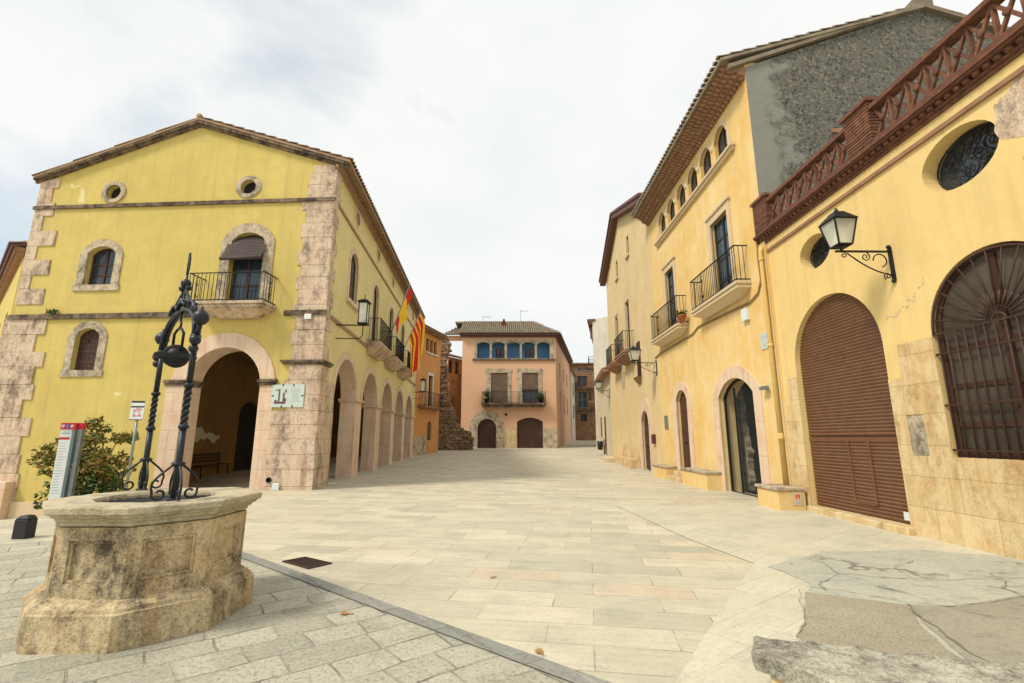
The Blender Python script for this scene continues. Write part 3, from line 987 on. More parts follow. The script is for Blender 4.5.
# balcony door on the gable
mb = MB(FG)
surround(mb, 2.38, 3.58, 6.02, 8.42, .3, .36, .04, -.05)
mb.build('door_surround', 'oldframe', hall, jit=.012, jscale=4)
slotted_window(hall, FG, 2.38, 3.58, 6.02, 8.42, .3, -.19, .09, 1, (.33, .55, .76), 'woodbrown', 'glass_blue', 'balcony_door')
mb = MB(FG)
for i in range(14):
    t0, t1 = i / 14, (i + 1) / 14
    za, zb = 8.62 - t0 * .95, 8.62 - t1 * .95
    da, db = -.1 + t0 * .38, -.1 + t1 * .38
    mb.face([(2.3, za, da), (3.72, za, da), (3.72, zb, db + .012), (2.3, zb, db + .012)])
mb.tube([(2.28, 7.66, .3), (3.74, 7.66, .3)], .06, 8)
mb.build('rolled_blind', 'awning', hall)
mb = MB(FG)
mb.box(1.74, 4.40, 5.90, 6.0, .0015, .80)
mb.box(1.78, 4.36, 5.80, 5.90, .0015, .74)
mb.frustum((2.3, 3.7, .0015, .25), (1.84, 4.3, .0015, .68), 5.56, 5.80)
bo = mb.build('balcony', 'quoin', hall, bevel=.015)
mb = MB(FG)
railing(mb, 1.78, 4.36, 6.0, 6.98, .74, .135, .016)
scroll_panel(mb, 1.78, 6.5, .4, .8, 'd')
scroll_panel(mb, 4.36, 6.5, .4, .8, 'd')
mb.build('railing', 'iron', bo)
# side windows and balconies
for i, c in enumerate(UPC):
    z0 = 7.0 if i in (0, 4) else 6.02
    mb = MB(FS)
    surround(mb, c - .58, c + .58, z0, 8.65, .42, .2, .03, -.04)
    if i in (0, 4): mb.box(c - .85, c + .85, z0 - .16, z0, -.04, .1)
    mb.build('window_surround', 'pinkstone', hall)
    slotted_window(hall, FS, c - .58, c + .58, z0, 8.65, .42, -.1, .08, 1, (.3, .55, .8), 'woodbrown', 'glass', 'window' if i in (0, 4) else 'balcony_door')
    if i not in (0, 4):
        balcony(hall, FS, c - 1.42, c + 1.42, 5.96, .6, 7.05, .2, .34, 'quoin', .12, False)
# arcade piers, capitals, arch rings
for k in range(5):
    a, b = 1.55 + 4.13 * k, 4.65 + 4.13 * k
    mb = MB(FS)
    surround(mb, a + .004, b - .004, 3.22, 3.3 - .18, 1.516, .304, .035, -.624, n=20)
    mb.build('arch_ring', 'pinkstone', hall)
    p0, p1 = b - .003, b + 1.03 + .003
    if k == 4: p1 = LEN + .003
    mb = MB(FS)
    mb.box(p0, p1, -.3, 3.06, -.625, .005)
    mb.build('pier', 'pinkstone', hall)
    mb = MB(FS)
    mb.box(p0 - .05, p1 + .05, 3.06, 3.13, -.67, .05)
    mb.box(p0 - .09, p1 + .09, 3.13, 3.22, -.70, .09)
    mb.build('capital', 'pinkstone', hall, bevel=.012)
# arch of the gable
mb = MB(FG)
surround(mb, 2.004, 4.596, 3.5, 3.3, 1.296, .504, .035, -.752, n=20)
mb.build('arch_ring', 'pinkstone', hall)
mb = MB(FG)
mb.box(4.597, 5.22, -.6, 3.3, -.76, .036)
mb.build('pier', 'pinkstone', hall)
mb = MB(FG)
mb.box(1.52, 2.003, -.3, 3.3, -.76, .03)
mb.build('pier', 'pinkstone', hall)
for a, b in ((4.56, 5.28), (1.46, 2.04)):
    mb = MB(FG)
    mb.box(a, b, 3.3, 3.4, -.8, .08)
    mb.box(a - .04, b + .04, 3.4, 3.5, -.84, .12)
    mb.build('capital', 'darkledge', hall, bevel=.012)
mb = MB(FG)
for c_, z_, w_, h_ in ((9.55, 10.35, .16, .28), (9.9, 10.75, .22, .10), (9.75, 10.0, .1, .08), (6.9, 3.0, .1, .07)):
    mb.prism(ragged([(c_ - w_, z_ - h_), (c_ + w_, z_ - h_ * .8), (c_ + w_ * .8, z_ + h_), (c_ - w_ * .7, z_ + h_ * .8)], .14, 3.5, .05), .003, .0006)
mb.build('flaked_patch', 'yellow_pale', hall)
# quoins on the street corner
def corner_block(mb, z0, z1, wg, ws, p):
    q = [FG.P(wg, 0, p), C0 + (FG.n + FS.n) * p, FS.P(ws, 0, p), FS.P(ws, 0, -.25), C0 - (FG.n + FS.n) * .25, FG.P(wg, 0, -.25)]
    P = [(v.x, z0, -v.y) for v in q] + [(v.x, z1, -v.y) for v in q]
    mb.shared(P, [(5, 4, 3, 2, 1, 0), (6, 7, 8, 9, 10, 11)] + [(i, (i + 1) % 6, 6 + (i + 1) % 6, 6 + i) for i in range(6)])
mb = MB()
z = 4.14
i = 0
while z < 11.2:
    h = random.uniform(.42, .56)
    if z < 5.66 < z + h: h = 5.64 - z if 5.64 - z > .2 else h
    wg = [1.0, 1.1, .98, 1.14][i % 4] * (1.0 if z < 10 else .85)
    corner_block(mb, z, min(z + h - .012, 11.25), wg, [.62, .4][i % 2], .028 + random.uniform(0, .014))
    z += h
    i += 1
mb.build('quoins', 'quoin', hall, jit=.014, jscale=3)
mb = MB()
z = -.35
i = 0
while z < 3.9:
    h = random.uniform(.44, .55)
    if z + h > 3.75: h = 3.98 - z
    wide = [1.52, 1.515][i % 2] if z < 2.4 else [1.05, 1.16][i % 2]
    corner_block(mb, z, z + h - .01, wide, 1.5 if z < 3.1 else .7, .045 + random.uniform(0, .014))
    z += h
    i += 1
mb.build('corner_pier', 'quoin', hall, jit=.012, jscale=3)
mb = MB()
corner_block(mb, 3.99, 4.06, 1.28, .85, .09)
corner_block(mb, 4.06, 4.13, 1.34, .9, .14)
mb.build('ledge', 'darkledge', hall, jit=.008, jscale=5)
# quoins of the far left corner
mb = MB(FG)
z = -1.2
i = 0
while z < 11.0:
    h = random.uniform(.5, .62)
    if z > 5.9:
        w = [.35, .98][i % 2]
        if z > 9.0: w = [.5, .7][i % 2]
        mb.box(11.25 - w, 11.29, z, min(z + h - .012, 11.05), -.4, .03 + random.uniform(0, .012))
    else:
        w = [1.2, 1.45, 1.0, 1.3][i % 4] if z > 0 else 1.4
        mb.box(11.25 - w, 11.55, z, z + h - .012 if z + h < 5.66 else 5.65, -.4, .04 + random.uniform(0, .014))
    z += h
    i += 1
mb.build('quoins', 'quoin', hall, jit=.014, jscale=3)
mb = MB(FG)
mb.box(9.92, 12.3, -1.6, .22, .0015, .32)
mb.build('buttress_block', 'pinkstone', hall, bevel=.02)
mb = MB(FG)
mb.box(5.3, 9.9, -1.3, -.42, .0015, .09)
mb.build('wall_plinth', 'sillstone', hall)
mb = MB(FG)
mb.lathe([(.085, 0), (.085, .05), (.06, .05), (.06, .0)], (1.36, .30, .06), 12, 'd')
mb.build('drain_spout', 'dark', hall)

# yellow neighbour behind the far left corner
FN = yaw_frame((-20.1, 18.5, -1.2), -50, -1)
nb = thing('yellow_house', 'yellow house with a dark sloping eave at the far left edge', 'building', FN.o)
mb = MB(FN)
mb.prism([(0, -.5), (14, -.5), (14, 10.1), (0, 10.1)], 0, -.5, [[(2.2 + 3.4 * i, 5.6), (3.4 + 3.4 * i, 5.6), (3.4 + 3.4 * i, 8.2), (2.2 + 3.4 * i, 8.2)] for i in range(3)])
mb.build('wall', 'yellow', nb)
FN2 = Frame(FN.o, (1, 0, 0), (0, -1, 0))
mb = MB(FN2)
mb.prism([(.02, -.5), (6.5, -.5), (6.5, 10.7), (.02, 10.7)], 0, -.4)
mb.box(-.1, 6.5, 10.7, 10.8, -.4, .06)
mb.build('end_wall', 'yellow', nb)
for i in range(3):
    slotted_window(nb, FN, 2.2 + 3.4 * i, 3.4 + 3.4 * i, 5.6, 8.2, 0, -.15, .08, 1, (.5,))
mb = MB(FN)
mb.box(-.1, 14, 10.1, 10.25, .0, .2)
mb.box(-.12, 14, 10.25, 10.45, .0, .3)
mb.build('eave', 'eave_brown', nb)
mb = MB()
a = FN.P(-.15, 10.5, .42)
tile_slope(mb, a, FN.u * 14.2, FN.P(-.15, 12.4, -4) - a, 50, 8, .1)
mb.build('roof', 'purple_board', nb)

# ------------------------------------------------------------------ orange house, rubble ruin, dark house behind
FO = yaw_frame((-7.75, 38.6, .2), 14.6, 1)
orh = thing('orange_house', 'narrow orange house with corner balcony beside the rubble wall', 'building', FO.o)
tri = [[(1.55 + .8 * i, 8.7), (2.15 + .8 * i, 8.7), (2.15 + .8 * i, 9.85), (1.55 + .8 * i, 9.85)] for i in range(3)]
mb = MB(FO)
mb.prism([(-1.5, -.5), (4.75, -.5), (4.75, 10.3), (-1.5, 10.3)], 0, -.4, tri + [arch(2.2, 3.05, 3.95, 6.7, 0), arch(2.35, 3.2, 1.2, 2.55, .25)])
mb.box(4.45, 4.752, -.5, 10.3, -6, -.4)
mb.build('wall', 'orange', orh)
for i in range(3):
    slotted_window(orh, FO, 1.55 + .8 * i, 2.15 + .8 * i, 8.7, 9.85, 0, -.2, .07, 0, (.5,), 'woodred', 'glass_dusty')
mb = MB(FO)
mb.box(1.4, 4.0, 8.55, 8.68, .0015, .1)
mb.box(2.0, 2.2, 3.95, 6.95, .0015, .05)
mb.box(3.05, 3.25, 3.95, 6.95, .0015, .05)
mb.box(2.0, 3.25, 6.7, 6.95, .052, .0)
mb.build('window_trim', 'white', orh)
slotted_window(orh, FO, 2.2, 3.05, 3.95, 6.7, 0, -.2, .08, 1, (.5,), 'woodbrown', 'glass', 'balcony_door')
plank_door(orh, FO, 2.35, 3.2, 1.2, 2.55, .25, -.15, 4, 'woodgrey', 'shutter')
balcony(orh, FO, .3, 4.3, 4.0, .6, 5.15, .14, .1, 'eave_brown', .14, False)
mb = MB(FO)
mb.box(-1.5, 2.0, -.4, 1.5, .0015, .12)
mb.build('stone_plinth', 'oldframe', orh)
mb = MB(FO)
mb.box(-1.6, 4.95, 10.3, 10.42, -.2, .35)
mb.box(-1.6, 4.95, 10.42, 10.5, -.2, .55)
mb.build('eave', 'eave_brown', orh)
mb = MB()
a = FO.P(-1.6, 10.52, .6)
tile_slope(mb, a, FO.u * 6.6, FO.P(-1.6, 12.0, -4.5) - a, 30, 10, .09)
mb.build('roof', 'rtile', orh)

FRU = Frame((0, 46.5, 0), (1, 0, 0), (0, -1, 0))
ruin = thing('ruined_wall', 'broken rubble stone wall rising in a ragged column between orange and pink houses', 'wall', (-6, 46.5, .5))
outl = [(-7.5, -.2), (-3.75, -.2), (-3.78, 1.4), (-4.0, 2.2), (-4.9, 2.4), (-5.2, 3.0), (-5.6, 4.3), (-5.95, 4.9), (-6.2, 5.1), (-6.25, 6.4), (-6.4, 7.1), (-6.35, 8.3), (-6.55, 9.0), (-6.3, 9.9), (-6.2, 10.7), (-6.35, 11.4), (-6.75, 11.5), (-7.5, 10.4)]
mb = MB(FRU)
mb.prism(outl, 0, -.7)
mb.build('rubble_core', 'ruin', ruin, jit=.08, jscale=1.5)
def inside(p, poly):
    c = False
    for i in range(len(poly)):
        a, b = poly[i], poly[i - 1]
        if (a[1] > p[1]) != (b[1] > p[1]) and p[0] < (b[0] - a[0]) * (p[1] - a[1]) / (b[1] - a[1]) + a[0]: c = not c
    return c
mb = MB(FRU)
zz = 0.0
while zz < 11.4:
    h = random.uniform(.2, .42)
    uu = -7.5
    while uu < -3.7:
        w = random.uniform(.25, .6)
        if inside((uu + w / 2, zz + h / 2), outl):
            d = random.uniform(.04, .22)
            mb.frustum((uu, uu + w - .03, -.72, d), (uu + random.uniform(0, .05), uu + w - .03 - random.uniform(0, .05), -.74, d - random.uniform(0, .08)), zz, zz + h - .03)
        uu += w
    zz += h
mb.build('rubble_stones', 'ruin', ruin, jit=.05, jscale=2.5)

FK = yaw_frame((-9.6, 55.5, .5), 32, 1)
dk = thing('brown_house', 'dark orange-brown house seen behind the rubble wall', 'building', FK.o)
mb = MB(FK)
mb.prism([(-2, -.5), (7.5, -.5), (7.5, 11.0), (-2, 11.0)], 0, -.5, [[(2.0 + 1.3 * i, 9.0), (2.75 + 1.3 * i, 9.0), (2.75 + 1.3 * i, 10.6), (2.0 + 1.3 * i, 10.6)] for i in range(3)] + [[(2.2, 4.9), (3.3, 4.9), (3.3, 7.6), (2.2, 7.6)]])
mb.box(7.2, 7.5, -.5, 11.0, -6, -.5)
mb.build('wall', 'orange_dark', dk)
for i in range(3):
    slotted_window(dk, FK, 2.0 + 1.3 * i, 2.75 + 1.3 * i, 9.0, 10.6, 0, -.2, .08, 0, (.5,), 'woodbrown', 'glass')
slotted_window(dk, FK, 2.2, 3.3, 4.9, 7.6, 0, -.2, .08, 1, (.5,), 'woodbrown', 'glass', 'balcony_door')
mb = MB(FK)
mb.box(2.0, 2.2, 4.9, 7.8, .0015, .05)
mb.box(3.3, 3.5, 4.9, 7.8, .0015, .05)
mb.build('window_trim', 'white', dk)
balcony(dk, FK, 1.6, 4.0, 4.8, .6, 5.9, .14, .1, 'eave_brown', .16, False)
mb = MB()
a = FK.P(-2.2, 11.0, .6)
tile_slope(mb, a, FK.u * 9.9, FK.P(-2.2, 12.4, -4) - a, 40, 9, .1)
mb.build('roof', 'rtile', dk)

# ------------------------------------------------------------------ salmon house with blue loggia
FP = Frame((0, 50, 0), (1, 0, 0), (0, -1, 0))
pk = thing('pink_house', 'salmon pink house with a blue loggia and tiled roof at the end of the square', 'building', (-.3, 50, .58))
holes = [arch(-3.74 + 1.6 * i, -2.38 + 1.6 * i, 9.92, 11.45, .24, 8) for i in range(5)]
holes += [arch(-2.2, -.46, 5.16, 8.35, .0), arch(1.06, 2.75, 5.16, 8.35, .0)]
h1 = arch(-3.56, -1.64, .2, 2.7, .85)
h2 = arch(.52, 3.2, .2, 3.25, .42)
mb = MB(FP)
mb.prism([(-5.3, .2), (4.64, .2), (4.64, 12.35), (-5.3, 12.35)], 0, -.4, holes + [h1, h2])
mb.build('wall', 'pink', pk)
# side wall
FPS = yaw_frame((4.64, 50, 0), 11, 1)
mb = MB(FPS)
mb.prism([(.0, .2), (20, .2), (20, 12.3), (.0, 12.3)], 0, -.4, [arch(4 + 5 * i, 5.2 + 5 * i, 8.4, 10, 0) for i in range(3)] + [arch(4 + 5 * i, 5.2 + 5 * i, 4.6, 6.8, 0) for i in range(3)])
mb.build('side_wall', 'pink', pk)
for i in range(3):
    for z0, z1 in ((8.4, 10), (4.6, 6.8)):
        slotted_window(pk, FPS, 4 + 5 * i, 5.2 + 5 * i, z0, z1, 0, -.15, .08, 1, (.5,))
mb = MB(FP)
mb.box(-5.3, -5.0, .2, 12.3, -14, -.4)
mb.build('side_wall', 'pink', pk)
# loggia trim
mb = MB(FP)
inn_all = []
mb.prism([(-4.0, 9.86), (4.5, 9.86), (4.5, 11.95), (-4.0, 11.95)], .03, -.2, [arch(-3.74 + 1.6 * i, -2.38 + 1.6 * i, 9.92, 11.45, .24, 8) for i in range(5)])
mb.build('loggia_surround', 'oldframe', pk)
mb = MB(FP)
mb.box(-4.2, 4.7, 9.68, 9.86, .0015, .16)
mb.build('loggia_sill', 'darkledge', pk)
mb = MB(FP)
mb.box(-4.9, 4.5, 9.7, 12.2, -1.1, -1.2)
mb.box(-4.9, 4.5, 12.1, 12.2, -.42, -1.1)
mb.box(-4.9, 4.5, 9.6, 9.7, -.42, -1.1)
mb.box(-4.9, -4.8, 9.7, 12.1, -.42, -1.1)
mb.box(4.4, 4.5, 9.7, 12.1, -.42, -1.1)
mb.build('loggia_room', 'blue', pk)
for a in (-1.75, 1.45):
    slotted_window(pk, FP, a, a + 1.0, 9.75, 11.2, 0, -1.05, .1, 1, (.5,), 'woodbrown', 'glass', 'loggia_door')
# first floor windows with blinds and stone surrounds
for a, b in ((-2.2, -.46), (1.06, 2.75)):
    mb = MB(FP)
    mb.box(a - .5, a, 5.16, 8.36, -.05, .05)
    mb.box(b, b + .38, 5.16, 8.36, -.05, .05)
    mb.box(a - .58, b + .46, 8.36, 8.8, -.05, .06)
    mb.build('window_surround', 'oldframe', pk, jit=.03, jscale=2)
    zb = 5.2 if a < 0 else 6.6
    mb = MB(FP)
    k = int((8.33 - zb) / .09)
    for i in range(k):
        z1 = 8.33 - (8.33 - zb) * i / k
        z0 = 8.33 - (8.33 - zb) * (i + 1) / k
        mb.box(a + .03, b - .03, z0 + .012, z1, -.05, -.02)
    mb.build('blind', 'blind', pk)
    slotted_window(pk, FP, a, b, 5.16, 8.35, 0, -.2, .12, 1, (.4,), 'woodred', 'glass', 'balcony_door')
mb = MB(FP)
mb.box(-3.15, 3.5, 4.98, 5.14, .0015, .85)
mb.box(-3.05, 3.4, 4.74, 4.98, .0015, .7)
bo = mb.build('balcony', 'darkledge', pk)
mb = MB(FP)
railing(mb, -3.1, 3.45, 5.14, 6.3, .8, .15, .02)
mb.build('railing', 'iron', bo)
mb = MB(FP)
surround(mb, -3.56, -1.64, .2, 2.7, .85, .85, .05, -.05)
mb.build('arch_surround', 'oldframe', pk, jit=.02, jscale=2)
mb = MB(FP)
mb.prism([(-.79, .2), (.515, .2), (.515, 2.6), (-.79, 2.66)], .02, .0015)
mb.build('stone_dado', 'lightstone', pk)
mb = MB(FP)
mb.box(3.22, 4.66, .2, 2.6, .0015, .05)
mb.build('stone_dado', 'oldframe', pk, jit=.02)
plank_door(pk, FP, -3.56, -1.64, .3, 2.7, .85, -.15, 10, 'woodbrown', 'door')
plank_door(pk, FP, .52, 3.2, .4, 3.25, .42, -.12, 14, 'woodbrown', 'garage_door')
mb = MB(FP)
mb.ball((-.62, 4.0, .05), .14)
mb.build('wall_vent', 'dark', pk)
# eaves and hipped roof
mb = MB(FP)
mb.box(-5.5, 4.9, 12.2, 12.36, .0015, .3)
mb.box(-5.6, 5.0, 12.36, 12.585, .0015, .5)
mb.build('eave', 'purple_board', pk)
mb = MB(FPS)
mb.box(-.3, 20, 12.2, 12.36, .0015, .3)
mb.box(-.3, 20, 12.36, 12.55, .0015, .5)
mb.build('eave', 'purple_board', pk)
mb = MB()
tile_slope(mb, (-5.7, 49.4, 12.55), (10.9, 0, 0), (0, 5.4, 2.55), 48, 13, .105, clip=lambda x, y: x * 10.9 < 10.9 - 2.6 * y)
a = FPS.P(-.3, 12.52, .55)
tile_slope(mb, a, FPS.u * 20, FPS.P(-.3, 15.1, -3.6) - a, 70, 9, .11, clip=lambda x, y: x * 20 > 5.6 * y, bed=False)
p = [(5.2, 12.5, -49.4), (2.6, 15.05, -54.8), tuple((q_.x, q_.z, -q_.y) for q_ in [FPS.P(20, 15.05, -3.6)])[0], tuple((q_.x, q_.z, -q_.y) for q_ in [FPS.P(20, 12.5, .55)])[0]]
mb.face(p)
tile_slope(mb, (-7.9, 52.5, 13.0), (4.2, 0, 0), (0, 4.4, 2.0), 18, 10, .105, clip=lambda x, y: x * 4.2 > 1.3 * y, bed=False)
mb.face([(-7.9, 12.98, -52.5), (-3.7, 12.98, -52.5), (-3.7, 14.98, -56.9), (-6.6, 14.98, -56.9)])
mb.box(-6.7, 2.7, 14.9, 15.1, -57.0, -54.7)
mb.build('roof', 'rtile_grey', pk)
mb = MB(FP)
mb.box(-7.6, -4.9, 12.45, 12.98, -2.9, -3.2)
mb.box(-7.4, -7.2, .3, 12.45, -2.95, -3.15)
mb.build('roof_beam', 'pink', pk)
mb = MB(FP)
mb.box(-1.15, -.72, 13.0, 14.35, -2.2, -2.65)
mb.box(-1.22, -.65, 14.35, 14.45, -2.13, -2.72)
mb.tube([(-.93, 14.45, -2.42), (-.93, 14.8, -2.42)], .14, 8)
mb.build('chimney', 'brick_red', pk)
def antenna(u, z, h, n, parent, f, d):
    m = MB(f)
    m.tube([(u, z, d), (u, z + h, d)], .03, 5)
    m.tube([(u - .1, z + h * .96, d), (u + .9, z + h * .96, d)], .02, 4)
    for i in range(n):
        m.tube([(u + .1 + i * .8 / n, z + h * .96, d - .3), (u + .1 + i * .8 / n, z + h * .96, d + .3)], .012, 4)
    m.build('antenna', 'metalgrey', parent)
antenna(-3.3, 13.3, 2.0, 6, pk, FP, -3.0)
antenna(1.0, 13.6, 2.7, 6, pk, FP, -4.0)

# alley houses
FPS2 = yaw_frame(FPS.P(20.05, 0, 0), 11, 1)
al1 = thing('narrow_white_house', 'narrow whitewashed house just past the pink house in the alley', 'building', FPS2.o)
mb = MB(FPS2)
mb.prism([(0, .3), (7, .3), (7, 11.2), (0, 11.2)], .25, -5, [])
mb.build('wall', 'white', al1)
for z0 in (4.5, 7.8):
    slotted_window(al1, FPS2, 2.5, 3.6, z0, z0 + 2, 0, .30, .09, 1, (.5,))
mb = MB(FPS2)
mb.box(-.1, 7.1, 11.2, 11.35, -5, .7)
mb.build('roof', 'rtile', al1)

FA = Frame((0, 77, 1.2), (1, 0, 0), (0, -1, 0))
al2 = thing('alley_house', 'dark brown stone house closing the far end of the alley', 'building', (11, 77, 1.2))
wn = [[(10.6, 5.2), (12.1, 5.2), (12.1, 7.7), (10.6, 7.7)], [(10.6, 8.6), (12.2, 8.6), (12.2, 10.3), (10.6, 10.3)], [(11.0, 3.0), (12.0, 3.0), (12.0, 4.2), (11.0, 4.2)], arch(10.6, 11.4, 10.9, 11.5, .2), arch(11.9, 12.7, 10.9, 11.5, .2)]
mb = MB(FA)
mb.prism([(6, -.5), (20, -.5), (20, 12.2), (6, 12.2)], 0, -.5, wn)
mb.box(6, 6.3, -.5, 12.2, -8, -.5)
mb.build('wall', 'alley', al2)
slotted_window(al2, FA, 10.6, 12.1, 5.2, 7.7, 0, -.2, .12, 1, (.5,), 'tealmetal', 'glass')
slotted_window(al2, FA, 10.6, 12.2, 8.6, 10.3, 0, -.2, .12, 1, (.5,), 'woodgrey', 'glass')
slotted_window(al2, FA, 11.0, 12.0, 3.0, 4.2, 0, -.2, .12, 1, (.5,), 'woodbrown', 'glass')
for a in (10.6, 11.9):
    slotted_window(al2, FA, a, a + .8, 10.9, 11.5, .2, -.2, .08, 0, (.5,), 'white', 'glass')
for z0 in (4.95, 8.3):
    balcony(al2, FA, 9.8, 13.3, z0, .7, z0 + 1.05, .16, .1, 'darkledge', .2, False)
mb = MB(FA)
mb.box(5.8, 20.2, 12.2, 12.4, -8, .5)
mb.build('roof', 'eave_brown', al2)

# ------------------------------------------------------------------ right side, far to near
# pale house jutting out + its low wing
FW = yaw_frame((7.0, 33.7, 0), 6, -1)
wing = thing('low_pale_house', 'low pale house with a slanting tile ledge before the tall pale house', 'building', FW.o)
mb = MB(FW)
mb.prism([(0, -.3), (13.2, -.3), (13.2, 7.2), (0, 7.2)], 0, -5.5, [])
mb.build('wall', 'pale', wing)
mb = MB(FW)
mb.prism([(-.1, 6.25), (9.0, 6.25), (9.0, 6.4), (-.1, 6.4)], .55, .0015)
for i in range(38):
    mb.tube([(.05 + i * .24, 6.62, .0), (.05 + i * .24, 6.43, .58)], .09, 6)
mb.build('tile_ledge', 'eave_brown', wing)
for u0, u1, z0, z1, mt in ((4.6, 5.7, .35, 3.3, 'woodred'), (8.6, 9.5, 1.7, 3.4, 'woodbrown')):
    mb = MB(FW)
    mb.box(u0 - .15, u0, z0, z1 + .15, .0015, .04)
    mb.box(u1, u1 + .15, z0, z1 + .15, .0015, .04)
    mb.box(u0, u1, z1, z1 + .15, .0016, .041)
    mb.build('door_trim', 'sillstone', wing)
    plank_door(wing, FW, u0, u1, z0, z1, 0, .06, 5, mt)
FQ = Frame((8.15, 47.0, .5), (math.cos(R(12)), -math.sin(R(12)), 0), (-math.sin(R(12)), -math.cos(R(12)), 0))
tallp = thing('tall_pale_house', 'tall greenish white house with a dark eave jutting into the street', 'building', FQ.o)
mb = MB(FQ)
mb.prism([(0, -.5), (8, -.5), (8, 14.2), (0, 12.9)], 0, -12, [])
mb.build('wall', 'white', tallp)
mb = MB(FQ)
mb.box(-.3, .0, 12.4, 12.75, .1, -12.2)
mb.box(-.5, .3, 12.75, 12.95, .1, -12.2)
mb.box(-.28, -.01, 11.2, 12.4, -.8, -1.4)
mb.build('eave', 'purple_board', tallp)
FQS = Frame(FQ.P(0, 0, 0), -FQ.n, -FQ.u)
for u0, z0 in ((2, 8.6), (2, 4.9), (6, 8.6), (6, 4.9)):
    slotted_window(tallp, FQS, u0, u0 + 1.1, z0, z0 + 2.2, 0, .05, .09, 1, (.5,))
balcony(tallp, FQS, 1.6, 3.6, 8.4, .6, 9.4, .16, .15, 'eave_brown', .15, False)
balcony(tallp, FQS, 1.6, 3.6, 4.8, .6, 5.8, .16, .15, 'eave_brown', .15, False)

# tan gabled house
F3 = yaw_frame((6.57, 21.2, 0), 2, -1)
tanh = thing('tan_gabled_house', 'tan gabled house with two iron balconies beyond the ochre house', 'building', F3.o)
mb = MB(F3)
mb.prism([(.0, -.4), (12.6, -.4), (12.6, 13.1), (7.3, 15.6), (.0, 13.0)], 0, -.45,
         [arch(2.2, 3.7, .0, 2.2, .75), arch(4.65, 5.25, 12.0, 13.2, 0), arch(8.1, 8.75, 11.8, 13.0, 0), arch(5.2, 6.3, 6.3, 9.5, 0), arch(8.7, 9.7, 6.3, 9.4, 0), arch(3.2, 3.9, 4.7, 6.6, 0)])
mb.build('wall', 'tan', tanh)
mb = MB(F3)
mb.box(12.3, 12.602, -.4, 13.1, -6, -.45)
mb.build('end_wall', 'tan', tanh)
mb = MB(F3)
for a, b in (((-.2, 13.02), (7.3, 15.72)), ((7.3, 15.72), (13.0, 13.05))):
    mb.prism([a, b, (b[0], b[1] - .28), (a[0], a[1] - .28)], .42, .0)
    mb.prism([(a[0], a[1] + .002), (b[0], b[1] + .002), (b[0], b[1] + .15), (a[0], a[1] + .15)], .5, -7)
mb.build('roof', 'purple_board', tanh)
for u0, u1, z0, z1 in ((4.65, 5.25, 12.0, 13.2), (8.1, 8.75, 11.8, 13.0)):
    slotted_window(tanh, F3, u0, u1, z0, z1, 0, -.1, .07, 0, (.5,))
    mb = MB(F3)
    mb.box(u0 - .12, u1 + .12, z0 - .12, z0, -.02, .12)
    mb.build('window_sill', 'sillstone', tanh)
for u0, u1 in ((5.2, 6.3), (8.7, 9.7)):
    slotted_window(tanh, F3, u0, u1, 6.3, 9.45, 0, -.1, .08, 1, (.3, .7), 'woodbrown', 'glass', 'balcony_door')
    mb = MB(F3)
    mb.box(u0 - .2, u0, 6.3, 9.7, .0015, .05)
    mb.box(u1, u1 + .2, 6.3, 9.7, .0015, .05)
    mb.box(u0, u1, 9.5, 9.7, .0016, .051)
    mb.build('door_surround', 'sillstone', tanh)
balcony(tanh, F3, 4.4, 7.0, 6.3, .62, 7.4, .22, .3, 'eave_brown', .13, False)
balcony(tanh, F3, 8.1, 10.2, 6.25, .62, 7.35, .22, .3, 'eave_brown', .13, False)
mb = MB(F3)
for i in range(18):
    mb.box(3.22, 3.88, 4.72 + i * .104, 4.81 + i * .104, -.02, .05)
mb.build('window_blind', 'woodbrown', tanh)
mb = MB(F3)
mb.frustum((3.3, 3.8, .0015, .1), (3.1, 4.0, .0015, .28), 4.4, 4.7)
mb.build('window_sill', 'eave_brown', tanh)
mb = MB(F3)
surround(mb, 2.2, 3.7, .0, 2.2, .75, .62, .035, -.04, .9)
mb.build('arch_surround', 'pinkstone', tanh)
plank_door(tanh, F3, 2.2, 3.7, .08, 2.2, .75, -.12, 8, 'woodbrown')
mb = MB(F3)
mb.prism(ragged([(4.4, -.3), (9.2, -.3), (9.2, .9), (8.4, 1.3), (7.4, 1.1), (6.7, 2.0), (6.1, 1.4), (5.0, 1.0), (4.4, .9)], .3, 1.5, .08, lambda p: p.y < 0), .012, .0015)
mb.build('bare_stone_patch', 'lightstone', tanh)
mb = MB(F3)
mb.prism([(7.6, 4.6), (8.2, 4.6), (8.3, 5.8), (7.9, 6.2), (7.5, 5.6)], .03, .0015)
mb.build('shield_relief', 'oldframe', tanh)

